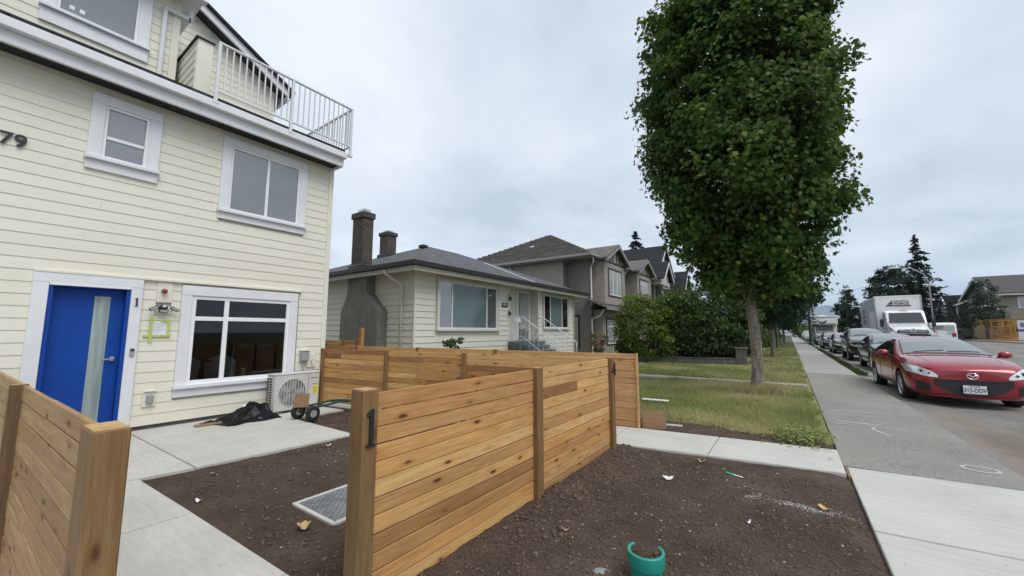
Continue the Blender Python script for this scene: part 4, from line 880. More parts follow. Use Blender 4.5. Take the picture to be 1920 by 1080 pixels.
plant('shrub','leggy leafy shrub under the bungalow picture window','shrub',(-8.4,8.75,.0),1.15,6,.3,'shrub_dk',.11)
t=thing('iris_clump','clump of upright sword leaves beside the porch','iris',(-8.55,12.2,.0)); n=70; a=rng.random(n)*6.28; e=rng.random(n)*.6
leaf_cloud('leaf_blades','shrub_dk',t,np.stack([.25*e*np.cos(a),.6*e*np.sin(a),0*a],1),np.stack([np.cos(a*3),np.sin(a*3),0*a],1),.6+.5*rng.random(n),TRI,None,np.stack([.3*np.cos(a),.3*np.sin(a),np.ones(n)],1),.06)
# ------------------------------------------------------------ taupe stucco house
gx,gy=-9.3,21.1
g=thing('house','two-storey taupe stucco house with tiled roof and front gables','house',(gx,gy,0))
GL=11.5
m=MB(); m.box(-11,0,0,GL,0,5.7); m.box(-11,-1.5,-.55,0,0,5.7); m.build('wall','stucco',g)
MB().box(-5.2,-1.5,-.56,-.551,3.0,5.65).build('wall_panel','stucco_lt',g)
def tiled(x0,x1,y0,y1,z,pitch,name):
    """hip roof of real tile courses"""
    rx=(x1-x0)/2; ry=(y1-y0)/2; r=min(rx,ry); ro=hip_roof(x0,x1,y0,y1,z,pitch).build(name,'shingle_br',g,uv='box')
    nrow=int(r*math.sqrt(1+pitch**2)/.32); m=MB()
    for i in range(nrow):
        d0=r*i/nrow; d1=r*(i+1.12)/nrow; za,zb=z+d0*pitch+.10,z+min(d1,r)*pitch+.01; d1=min(d1,r)
        cc=(x1-d0,x0+d0,y0+d0,y1-d0); c2=(x1-d1,x0+d1,y0+d1,y1-d1)
        a=[(cc[0],cc[2],za),(cc[0],cc[3],za),(cc[1],cc[3],za),(cc[1],cc[2],za)]; b_=[(c2[0],c2[2],zb),(c2[0],c2[3],zb),(c2[1],c2[3],zb),(c2[1],c2[2],zb)]; lo=[(p[0],p[1],p[2]-.10) for p in a]
        for q in range(4): w_=(q+1)%4; m.add([a[q],a[w_],b_[w_],b_[q]],[(0,1,2,3)]); m.add([lo[q],lo[w_],a[w_],a[q]],[(0,1,2,3)])
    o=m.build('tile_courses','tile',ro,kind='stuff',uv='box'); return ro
mr=tiled(-11.6,.45,-1.0,GL+.5,5.75,.52,'main_roof')
gg=MB().box(.42,.55,-1.1,GL+.5,5.66,5.80,.01); gg.box(-11.6,.42,-1.1,-.97,5.66,5.80,.01); gg.build('gutter','gutter_grey',g)
MB().box(-11.5,.42,-.97,GL+.4,5.60,5.655).build('soffit','gutter_grey',g)
def gable_bay(y0,y1,x1,zb,lab):
    bay=MB().box(0,x1,y0+.25,y1-.25,zb,5.6).build('bay','stucco_lt',g); yc=(y0+y1)/2; zp=5.62+(y1-y0)/2*.5
    MB().prism([(y0+.2,5.6),(y1-.2,5.6),(yc,zp-.1)],'x',0,x1).build('gable_wall','stucco_lt',bay)
    for s in (-1,1):
        ye=y0-.1 if s<0 else y1+.1; ze=5.57
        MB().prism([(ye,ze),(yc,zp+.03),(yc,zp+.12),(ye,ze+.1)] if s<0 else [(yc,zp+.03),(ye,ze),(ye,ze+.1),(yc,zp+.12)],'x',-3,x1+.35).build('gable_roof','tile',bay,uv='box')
        MB().prism([(ye,ze-.16),(yc,zp-.13),(yc,zp+.02),(ye,ze-.01)] if s<0 else [(yc,zp-.13),(ye,ze-.16),(ye,ze-.01),(yc,zp+.02)],'x',x1+.28,x1+.36).build('barge_board','gutter_grey',bay)
        for q in (.3,.72): 
            yy=yc+s*q*(y1-y0)*.28; MB().box(x1,x1+.03,yy-.05,yy+.05,5.6,zp-.22-abs(yy-yc)*.5).build('half_timber','darktrim',bay)
    MB().box(x1+.001,x1+.035,y0+.2,y1-.2,5.5,5.6).build('half_timber','darktrim',bay)
    return bay
b1_=gable_bay(.0,3.95,.75,3.0,'a'); b2_=gable_bay(6.0,9.95,.75,3.0,'b')
for yy in (1.95,7.9): window(g,(.757,yy,3.55),R(90),2.0,1.5,[(-.97,-.36,.04,1.46),(-.31,.31,.04,1.46),(.36,.97,.04,1.46)],'glass_white',.14,fm='vinyl',tm='darktrim',sill=.08,mull=.05,proud=.03,sillproud=.0)
# ground floor under the bays
m=MB().box(0,.55,.35,3.6,0,2.65); m.build('lower_bay','stucco_lt',g)
window(g,(.557,1.95,.66),R(90),2.0,1.42,[(-.97,-.36,.04,1.0),(-.31,.31,.04,1.0),(.36,.97,.04,1.0),(-.97,-.36,1.05,1.38),(-.31,.31,1.05,1.38),(.36,.97,1.05,1.38)],'glass_white',.14,fm='vinyl',tm='darktrim',sill=.08,mull=.05,proud=.03,sillproud=.0)
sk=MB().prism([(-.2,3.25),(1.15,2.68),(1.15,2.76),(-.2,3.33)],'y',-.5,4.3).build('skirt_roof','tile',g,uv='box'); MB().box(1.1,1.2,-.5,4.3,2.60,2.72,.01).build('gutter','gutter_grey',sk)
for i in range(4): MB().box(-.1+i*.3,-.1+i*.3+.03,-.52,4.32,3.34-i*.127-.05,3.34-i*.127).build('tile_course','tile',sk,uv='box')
MB().tube([(.4,-.5,5.66),(.35,-.35,5.4),(.06,-.05,5.15),(.06,-.05,2.9)],.045,8).build('downspout','whitegloss',g); MB().tube([(.9,-.3,2.62),(.6,-.1,2.3),(.06,-.06,2.1),(.06,-.06,.1)],.045,8).build('downspout','whitegloss',g)
MB().tube([(.4,5.3,5.66),(.3,5.2,5.4),(.06,5.1,5.1),(.06,5.1,2.6)],.045,8).build('downspout','whitegloss',g)
MB().tube([(-5.3,-.9,5.66),(-5.3,-.6,5.4),(-5.3,-.6,5.0)],.05,8).build('downspout','whitegloss',g)
window(g,(-1.0,-.003,.5),0,.28,1.75,[(-.1,.1,.04,1.71)],'glass_white',.12,fm='vinyl',tm='darktrim',sill=.05,mull=.03,proud=.03,sillproud=0)
MB().box(-5.5,-5.2,2.0,2.3,7.28,7.45,.02).build('roof_vent','paper',mr); MB().cyl((-7.5,.3,6.2),.05,.35).build('vent_pipe','greybox',mr)
# flat black panel, the shade of an entry recess put into its colour
MB().box(-.0,.02,4.3,5.9,0,2.5).build('entry_shade_panel','black',g)
# ------------------------------------------------------------ charcoal gabled house
k=thing('house','charcoal gabled house with white barge boards and pale shingled gables','house',(-9.2,33.2,0))
MB().box(-9,0,0,9.5,0,6.4).build('wall','darksiding',k)
def gab(y0,y1,x0,x1,z,pitch,wall,name,bb='whitegloss'):
    yc=(y0+y1)/2; zp=z+(y1-y0)/2*pitch
    o=MB().prism([(y0,z-.6),(y1,z-.6),(y1,z),(yc,zp),(y0,z)],'x',x0,x1).build(name,wall,k)
    for s,ye in ((-1,y0-.25),(1,y1+.25)):
        ze=z-.25*pitch; P_=[(ye,ze+.02),(yc,zp+.02),(yc,zp+.12),(ye,ze+.12)]; Q=[(ye,ze-.16),(yc,zp-.16),(yc,zp+.019),(ye,ze+.019)]
        MB().prism(P_ if s<0 else P_[::-1],'x',x0-.1,x1+.4).build('gable_roof','shingle_dk',o,uv='box'); MB().prism(Q if s<0 else Q[::-1],'x',x1+.36,x1+.44).build('barge_board',bb,o)
    return o
gab(.6,6.6,-8.5,.1,6.3,.95,'palewall','main_gable'); gab(-.2,2.6,-3,.8,5.9,.95,'palewall','side_gable'); gab(5.2,8.6,-2,1.2,5.2,1.1,'palewall','porch_gable'); gab(6.9,8.3,-1,2.0,4.2,1.1,'palewall','entry_gable')
MB().box(-8,.3,-.3,9.6,6.2,6.35).build('eave','darktrim',k)
MB().box(0,.06,.7,.95,2.5,6.2).build('corner_board','whitegloss',k); MB().box(.8,.86,2.3,2.6,2.5,5.6).build('corner_board','whitegloss',k)
window(k,(.86,1.2,3.6),R(90),1.4,1.4,[(-.65,.65,.04,1.36)],'glass_grey',.12,tm='whitegloss',proud=.03,sill=.06); window(k,(.05,4.0,3.4),R(90),1.8,1.5,[(-.85,0,.04,1.46),(.04,.85,.04,1.46)],'glass_grey',.12,tm='whitegloss',proud=.03,sill=.06)
MB().cyl((-3.5,1.0,8.0),.06,.9).build('vent_pipe','greybox',k)
# distant house roofs down the street
def simple_house(label,at,w,d,h,wall,roof,pitch=.5,rz=0,ridge='y',win=True):
    t=thing('house',label,'house',at,rz); MB().box(-d,0,0,w,0,h).build('wall',wall,t)
    hip_roof(-d-.4,.4,-.4,w+.4,h+.02,pitch).build('roof',roof,t,uv='box'); MB().box(.38,.46,-.45,w+.45,h-.08,h+.06).build('gutter','offwhite',t)
    if win:
        for i in range(int(w//3)): window(t,(.004,1.5+i*3,h-1.9),R(90),1.3,1.2,[(-.6,0,.04,1.16),(.04,.6,.04,1.16)],'glass_grey',.1,proud=.03,sill=.05)
    return t
simple_house('distant house with a dark roof behind the maple trunk',(-10.5,47,0),11,9,6.2,'darksiding','shingle_dk',.45)
simple_house('far pale house beyond the second street tree',(-10,62,0),10,9,5.6,'palewall','shingle',.5)
# ------------------------------------------------------------ trees and shrubs
def deciduous(name,label,at,trunk_r,fork,prof,nclus,per,crad,ls,mat,bark='bark',shape=MAPLE,limbs=8,ctr=(0,0),inner=.45,seed=1,lobes=.22,cat='tree'):
    """prof: [(z,r)] crown outline"""
    global rng
    rs=np.random.default_rng(seed); random.seed(seed); keep=rng; rng=rs
    t=thing(name,label,cat,at)
    zs=np.array([p[0] for p in prof]); rsx=np.array([p[1] for p in prof])
    # crown cluster centres, denser towards the outside
    C=[]
    while len(C)<nclus:
        z=zs[0]+(zs[-1]-zs[0])*rs.random(); r=np.interp(z,zs,rsx)
        if rs.random()>(r/rsx.max())**1.2+.05: continue
        a=rs.random()*6.283; lob=1+lobes*mnoise.noise(Vector((math.cos(a)*1.6+seed,math.sin(a)*1.6,z*.75)))+.16*mnoise.noise(Vector((math.cos(a)*4+seed,math.sin(a)*4,z*2.1)))
        q=inner+(1-inner)*rs.random()**.55 if rs.random()<.86 else rs.random()*inner
        if mnoise.noise(Vector((q*r*math.cos(a)*1.05+seed*3,q*r*math.sin(a)*1.05,z*1.05)))<-.24: continue
        C.append((ctr[0]*(z-zs[0])/(zs[-1]-zs[0])+q*r*lob*math.cos(a),ctr[1]+q*r*lob*math.sin(a),z+.15*rs.normal()))
    C=np.array(C)
    m=MB(); wob=lambda z:(.04*math.sin(z*1.7),.03*math.cos(z*1.3))
    m.tube([(wob(z)[0],wob(z)[1],z) for z in np.linspace(-.1,fork,9)],[trunk_r*(1.35 if i==0 else 1.12 if i==1 else 1-.02*i) for i in range(9)],18)
    m.build('trunk',bark,t,smooth=True)
    zt=zs[-1]
    for i in range(limbs):
        a=i*6.283/limbs+.4*rs.random(); L=.55+.35*rs.random(); p=[]; r0=trunk_r*(.62 if i%2 else .5); rr=np.interp(fork+(zt-fork)*.55,zs,rsx)
        for q in range(9):
            s=q/8; z=fork-.25+(zt-fork)*L*s**.92; e=rr*.75*s**.75*(.5+.5*(i%3)/2); p.append((wob(fork)[0]+e*math.cos(a)+.06*rs.normal()*s,e*math.sin(a)+.06*rs.normal()*s,z))
        m=MB().tube(p,[r0*(1-.85*q/8) for q in range(9)],9)
        for q in range(3,9):
            for _ in range(3):
                j=rs.integers(0,len(C)); d=C[j]-np.array(p[q]); 
                if np.linalg.norm(d)<1.7 : m.tube([p[q],tuple(np.array(p[q])+d*.5+(0,0,.08)),tuple(C[j])],[r0*.22,r0*.13,.006],5,False)
        m.build('limb',bark,t,smooth=True)
    P,D=clusters(C,per,crad*(.6+.8*rs.random(len(C))),.75)
    n=len(P); out=P-np.array([ctr[0]*.5,ctr[1],np.mean(zs)]); out[:,2]*=.35; out/=np.linalg.norm(out,axis=1,keepdims=True)
    N=out*.75+rs.normal(size=(n,3))*.55+np.array([0,0,.45]); up=np.array([0,0,-1.])+rs.normal(size=(n,3))*.45+out*.3
    cr=np.repeat(rs.random(len(C)),per); outward=np.clip((D*out).sum(1)/crad,-1,1)
    rn=np.clip(.30+.28*cr+.22*rs.normal(size=n)*.8+.16*outward+.10*(P[:,2]-zs[0])/(zs[-1]-zs[0]),0,1)  # leaf tint goes paler towards cluster outsides and crown top
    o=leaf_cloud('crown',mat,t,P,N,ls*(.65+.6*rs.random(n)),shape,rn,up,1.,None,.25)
    rng=keep; return t
prof=[(2.3,.3),(2.55,.8),(2.9,1.12),(3.4,1.4),(3.9,1.62),(4.6,1.95),(5.3,2.08),(6.2,2.05),(7.2,2.1),(8.0,2.05),(8.8,1.85),(9.6,1.55),(10.5,1.05),(11.2,.45)]
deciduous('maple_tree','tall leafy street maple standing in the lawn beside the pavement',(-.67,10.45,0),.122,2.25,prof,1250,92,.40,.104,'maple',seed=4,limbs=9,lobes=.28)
prof2=[(1.9,.8),(2.4,1.7),(3.2,2.3),(4.4,2.6),(5.6,2.4),(6.8,1.8),(7.6,.7)]
deciduous('street_tree','smaller dark street tree further along the pavement lawn',(-.80,25.7,0),.12,2.2,prof2,300,44,.5,.22,'maple2',seed=9,limbs=6)
deciduous('street_tree','third street tree beside the far pavement, mostly behind the maple',(-.9,41,0),.13,2.4,[(2.0,1),(3.2,2.2),(5,2.6),(7,1.9),(8,.6)],170,34,.6,.3,'maple2',seed=12,limbs=6,shape=DIAM)
deciduous('street_tree','leafy boulevard tree near the teal pole at the end of the pavement',(-.6,58,0),.13,2.4,[(2.0,1.2),(3.2,2.5),(5,3.0),(7,2.2),(8.4,.6)],170,34,.7,.36,'maple2',seed=14,limbs=6,shape=DIAM)
def bush(name,label,at,rx,ry,h,n,per,crad,ls,mat,seed,tr=.45,base=.0,shape=DIAM,asp=1.,cat='shrub'):
    global rng
    keep=rng; rs=np.random.default_rng(seed); rng=rs; t=thing(name,label,cat,at)
    C=[]
    while len(C)<n:
        v=rs.normal(size=3); v/=np.linalg.norm(v); q=(.55+.45*rs.random()**.5); z=(v[2]*.5+.5)
        f=1+.25*mnoise.noise(Vector((v[0]*1.7+seed,v[1]*1.7,v[2]*1.7)))
        C.append((rx*q*v[0]*f,ry*q*v[1]*f,base+(h-base)*(.5+.5*q*v[2]*f)))
    C=np.array(C); C[:,2]=np.maximum(C[:,2],.12); m=MB()
    for i in range(7):
        a=rs.random()*6.28; j=C[rs.integers(0,len(C))]; m.tube([(.2*math.cos(a),.2*math.sin(a),-.05),(j[0]*.4+.1*math.cos(a),j[1]*.4,h*.3),tuple(j)],[.045,.03,.008],6)
    m.build('stem','bark_dk',t)
    P,D=clusters(C,per,crad*(.6+.8*rs.random(len(C))),.7); out=P-np.array([0,0,h*.4]); out/=np.maximum(np.linalg.norm(out,axis=1,keepdims=True),.01); n_=len(P)
    rn=np.clip(.25+.3*np.repeat(rs.random(len(C)),per)+.18*rs.normal(size=n_)+.25*(P[:,2]/h-.3),0,1)
    leaf_cloud('foliage',mat,t,P,out*.6+rs.normal(size=(n_,3))*.5+np.array([0,0,.5]),ls*(.6+.7*rs.random(n_)),shape,rn,np.array([0,0,-1.])+rs.normal(size=(n_,3))*.5,asp,None,.2); rng=keep; return t
bush('shrub','bright yellow-green shrub beside the taupe house gable window',(-5.5,18.5,0),1.5,1.25,3.25,240,70,.34,.10,'shrub_lime',21)
bush('rhododendron','large dark rhododendron with drooping leaves behind the low wall',(-3.6,19.55,0),1.8,1.45,3.6,320,64,.38,.15,'shrub_dk',22,asp=.75)
bush('rhododendron','dark rhododendron touching the maple trunk beside the grey pillar',(-2.3,20.2,0),1.25,1.2,3.35,200,64,.36,.15,'shrub_dk',23,asp=.75)
bush('shrub','low dark shrub at the foot of the yellow-green shrub',(-6.2,18.6,0),.7,.6,1.3,60,50,.25,.1,'shrub_dk',24)
bush('hedge','dense dark hedge along the pavement beyond the street tree',(-2.6,31,0),1.3,5.5,2.4,260,40,.5,.16,'shrub_dk',25,cat='hedge')
bush('hedge','far dark hedge by the pavement under the boulevard trees',(-2.2,46,0),1.3,8,2.2,200,34,.6,.24,'shrub_dk',26,cat='hedge')
def conifer(name,label,at,h,r,tiers,per,ls,mat,seed,tr=.22,bare=.05,droop=.35,gap=.25):
    global rng
    keep=rng; rs=np.random.default_rng(seed); rng=rs; random.seed(seed); t=thing(name,label,'tree',at)
    MB().tube([(0,0,-.1),(0,0,h*.5),(0,0,h)],[tr,tr*.6,.02],10).build('trunk','bark_dk',t,smooth=True)
    m=MB(); PP=[];UU=[]
    for i in range(tiers):
        s=i/(tiers-1); z=h*(bare+(1-bare)*min(1,max(0,s*.99))); L0=r*(1-s)**.8+.12*h*.1; nb=max(4,int(10*(1-s)+4))
        for b_ in range(nb):
            a=6.283*b_/nb+i*1.1+.4*rs.normal(); L=L0*(.62+.5*rs.random()); 
            if rs.random()<gap*.4: L*=.55
            e=np.array([L*math.cos(a),L*math.sin(a),-droop*L*(.4+1.1*rs.random())+.12*L*rs.normal()]); p0=np.array([0,0,min(h*.995,z+h/tiers*.75*rs.normal())])
            m.tube([tuple(p0),tuple(p0+e*.6+(0,0,.04*L)),tuple(p0+e)],[.035*(1-s)+.01,.02*(1-s)+.006,.004],4,False)
            k=int(per*(.35+L/r)); u=rs.random(k)**.7; q=p0+e*u[:,None]; wdt=.18*L*(1-u*.6)[:,None]
            q=q+rs.normal(size=(k,3))*np.array([1,1,.45])*wdt; PP.append(q); UU.append(np.tile(e/np.linalg.norm(e),(k,1))+rs.normal(size=(k,3))*.5)
    m.build('limbs','bark_dk',t,kind='stuff'); P=np.vstack(PP); U=np.vstack(UU); n=len(P)
    leaf_cloud('crown',mat,t,P,rs.normal(size=(n,3))*.5+np.array([0,0,.8]),ls*(.6+.8*rs.random(n)),DIAM,np.clip(.4+.25*rs.normal(size=n),0,1),U,.55); rng=keep; return t
conifer('spruce_tree','tall dark spruce with drooping tiers behind the truck',(14.7,74,.4),14.0,3.7,24,44,.55,'needle',31,gap=.9)
conifer('conifer_tree','small conifer poking above the charcoal house roof',(-17.5,56,0),16.0,4.4,34,70,.5,'needle',32)
conifer('pine_tree','dark pine overhanging the far pavement near the teal pole',(-1.0,50,0),8.6,3.6,13,46,.45,'needle',33,droop=-.1,bare=.3)
deciduous('cedar_tree','broad dark evergreen tree beside the tall spruce',(11.1,70,.3),.3,2.,[(1,1.8),(3,2.5),(5.5,2.6),(7.5,2.1),(9.0,1.2),(9.8,.3)],300,40,.55,.34,'needle',bark='bark_dk',seed=35,shape=DIAM,limbs=6)
deciduous('poplar_tree','light green tree down the street beyond the motorhome',(7.0,72,.0),.15,2.,[(1,.9),(2.5,1.4),(4,1.5),(5.6,1.1),(6.9,.6),(7.6,.2)],170,34,.4,.28,'maple2',bark='bark_dk',seed=36,shape=DIAM,limbs=6)
deciduous('garden_tree','feathery grey-green tree in front of the gabled house across the road',(19.4,71.5,.4),.14,1.6,[(1.6,2.0),(2.6,2.4),(3.8,1.9),(5.0,1.5),(6.2,1.1),(7.2,.4)],210,30,.42,.22,'needle_gy',bark='bark_dk',seed=37,shape=DIAM,limbs=6,inner=.3)
bush('shrub','overgrown shrub behind the white van across the road',(19.0,84,.4),1.4,4.5,2.3,110,40,.5,.28,'needle_gy',38)
bush('shrub','green bush at the roadside between motorhome and truck',(6.3,84,0),2.0,3,3.4,110,40,.6,.34,'shrub_lime',39)
bush('shrub','pale bush beyond the motorhome roof at the street end',(2.9,118,0),2.6,3,3.6,90,40,.7,.4,'shrub_lime',40)
# ------------------------------------------------------------ vehicles
SED=[# y, zb,w1, w2,z2, w3,z3, w4,z4, w5,z5, w6,z6, z7
(-2.29,.26,.42,.49,.36,.50,.52,.46,.635,.35,.685,.20,.705,.712),
(-2.22,.21,.62,.69,.34,.70,.54,.64,.70,.50,.75,.29,.77,.78),
(-2.05,.18,.77,.82,.34,.83,.57,.78,.77,.62,.825,.36,.845,.855),
(-1.80,.17,.81,.862,.36,.868,.60,.83,.83,.66,.89,.39,.915,.925),
(-1.45,.17,.82,.872,.38,.877,.64,.845,.89,.68,.95,.41,.978,.988),
(-1.18,.17,.83,.872,.40,.877,.66,.852,.925,.70,.99,.43,1.02,1.03),
(-.98,.17,.83,.872,.40,.877,.67,.857,.945,.72,1.025,.47,1.065,1.08),
(-.50,.17,.83,.872,.40,.877,.68,.86,.96,.755,1.15,.55,1.25,1.27),
(.02,.17,.83,.872,.40,.877,.68,.862,.965,.735,1.24,.57,1.375,1.40),
(.45,.17,.83,.872,.40,.877,.69,.862,.975,.715,1.29,.57,1.435,1.46),
(.95,.17,.83,.872,.40,.877,.69,.86,.985,.70,1.27,.55,1.415,1.445),
(1.40,.17,.83,.872,.40,.877,.69,.855,.99,.70,1.17,.53,1.30,1.325),
(1.78,.18,.82,.865,.40,.872,.69,.84,.99,.72,1.07,.52,1.12,1.135),
(2.08,.20,.78,.82,.42,.83,.68,.80,.95,.68,1.03,.46,1.06,1.07),
(2.24,.26,.66,.70,.44,.71,.66,.67,.88,.56,.97,.36,1.0,1.01),
(2.30,.34,.48,.52,.46,.53,.64,.49,.82,.40,.90,.26,.93,.94)]
def mod(st,kind):
    o=[]
    for s in st:
        s=list(s)
        if kind=='low':
            for i in (8,10,12,13):
                if s[0]>-1.3: s[i]-=.05*min(1,max(0,(s[i]-.9)/.12))
                elif s[0]<-1.9: s[i]+=.025
                else: s[i]+=.01
        if kind=='suv':
            sc_=1.0
            for i in (4,6,8,10,12,13): 
                s[i]=.10+s[i]*1.12+ (.0)
            s[1]=s[1]+.08
            if s[0]>.6 and s[0]<2.2: 
                for i,zz in ((10,1.50),(12,1.66),(13,1.70)): s[i]=zz-(.0 if s[0]<1.5 else (s[0]-1.5)*.22)
            if 1.9<s[0]<2.2: s[8]=1.15
            for i in (2,3,5,7,9,11): s[i]*=1.03
        o.append(tuple(s))
    return o
_shell={}
def shell(kind):
    if kind in _shell: return _shell[kind]
    st=mod(SED,kind); bm=bmesh.new(); rows=[]
    for s in st:
        y,zb,w1,w2,z2,w3,z3,w4,z4,w5,z5,w6,z6,z7=s
        half=[(0,zb),(w1,zb),(w2,z2),(w3,z3),(w4,z4),(w5,z5),(w6,z6),(0,z7)]
        full=half+[(-x,z) for x,z in half[-2:0:-1]]
        rows.append([bm.verts.new((x,y,z)) for x,z in full])
    n=len(rows[0])
    for a,b_ in zip(rows,rows[1:]):
        for i in range(n): bm.faces.new((a[i],a[(i+1)%n],b_[(i+1)%n],b_[i]))
    for r in (rows[0],rows[-1]):
        h=n//2
        for i in range(h):
            i2=n-i; q=[r[i],r[i+1],r[(n-i-1)%n],r[(n-i)%n]]
            q=[v for k_,v in enumerate(q) if v not in q[:k_]]
            if len(q)>2: bm.faces.new(q)
    bmesh.ops.recalc_face_normals(bm,faces=bm.faces)
    me=bpy.data.meshes.new('body'); bm.to_mesh(me); bm.free()
    ob=bpy.data.objects.new('body',me); COL.objects.link(ob); sb=ob.modifiers.new('s','SUBSURF'); sb.levels=2; sb.render_levels=2
    dg=bpy.context.evaluated_depsgraph_get(); smooth=bpy.data.meshes.new_from_object(ob.evaluated_get(dg))
    bv=bmesh.new(); bv.from_mesh(smooth); bvh=BVHTree.FromBMesh(bv); bv.free()
    # wheel arches
    cut=MB(); rr=.375 if kind=='suv' else .348
    for y in (-1.36,1.28):
        for s in (-1,1): cut.cyl((s*.60 if s>0 else -1.1,y,rr-.03),rr+.035,.5,'x',32)
    cm=cut.mesh('cut'); co_=bpy.data.objects.new('cut',cm); COL.objects.link(co_)
    ob.modifiers.clear(); ob.data=smooth; bo=ob.modifiers.new('b','BOOLEAN'); bo.object=co_; bo.operation='DIFFERENCE'; bo.solver='EXACT'
    dg=bpy.context.evaluated_depsgraph_get(); dg.update(); fin=bpy.data.meshes.new_from_object(ob.evaluated_get(dg))
    bpy.data.objects.remove(ob); bpy.data.objects.remove(co_)
    for p in fin.polygons: p.use_smooth=True
    fin.set_sharp_from_angle(angle=R(40)); fin.materials.clear()
    _shell[kind]=(fin,bvh); return _shell[kind]
def proj(bvh,org,d,off):
    h=bvh.ray_cast(Vector(org),Vector(d)); 
    return None if h[0] is None else h[0]+h[1]*off*(1 if h[1].dot(Vector(d))<0 else -1)
def patch(bvh,fn,d,off,nu,nv):
    """fn(u,v)->ray origin; grid projected on the shell"""
    m=MB(); pts={}
    for i in range(nu+1):
        for j in range(nv+1):
            p=proj(bvh,fn(i/nu,j/nv),d,off); pts[i,j]=None if p is None else len(m.v)
            if p is not None: m.v.append(tuple(p))
    for i in range(nu):
        for j in range(nv):
            q=[pts[i,j],pts[i+1,j],pts[i+1,j+1],pts[i,j+1]]
            if None not in q: m.f.append(tuple(q))
    return m
_wh={}
def wheel_meshes(r,w_,spokes):
    k=(r,spokes)
    if k not in _wh:
        ty=MB().lathe([(r*.66,-w_/2),(r*.93,-w_/2),(r,-w_/2+.03),(r,w_/2-.03),(r*.93,w_/2),(r*.66,w_/2)],'x',36).mesh('tyre',True)
        rm=MB().lathe([(0,w_/2-.035),(r*.12,w_/2-.03),(r*.14,w_/2-.05),(r*.16,w_/2-.09)],'x',24); rm.lathe([(r*.60,w_/2-.09),(r*.62,w_/2-.02),(r*.67,w_/2-.004),(r*.68,w_/2-.03)],'x',36)
        for i in range(spokes):
            mt=Matrix.Rotation(i*6.2832/spokes,4,'X'); rm.box(w_/2-.055,w_/2-.022,-.020,.020,r*.10,r*.64,.005,mt)
        bk=MB().lathe([(0,w_/2-.12),(r*.62,w_/2-.12)],'x',24)
        _wh[k]=(ty,rm.mesh('rim'),bk.mesh('brake_disc'))
    return _wh[k]
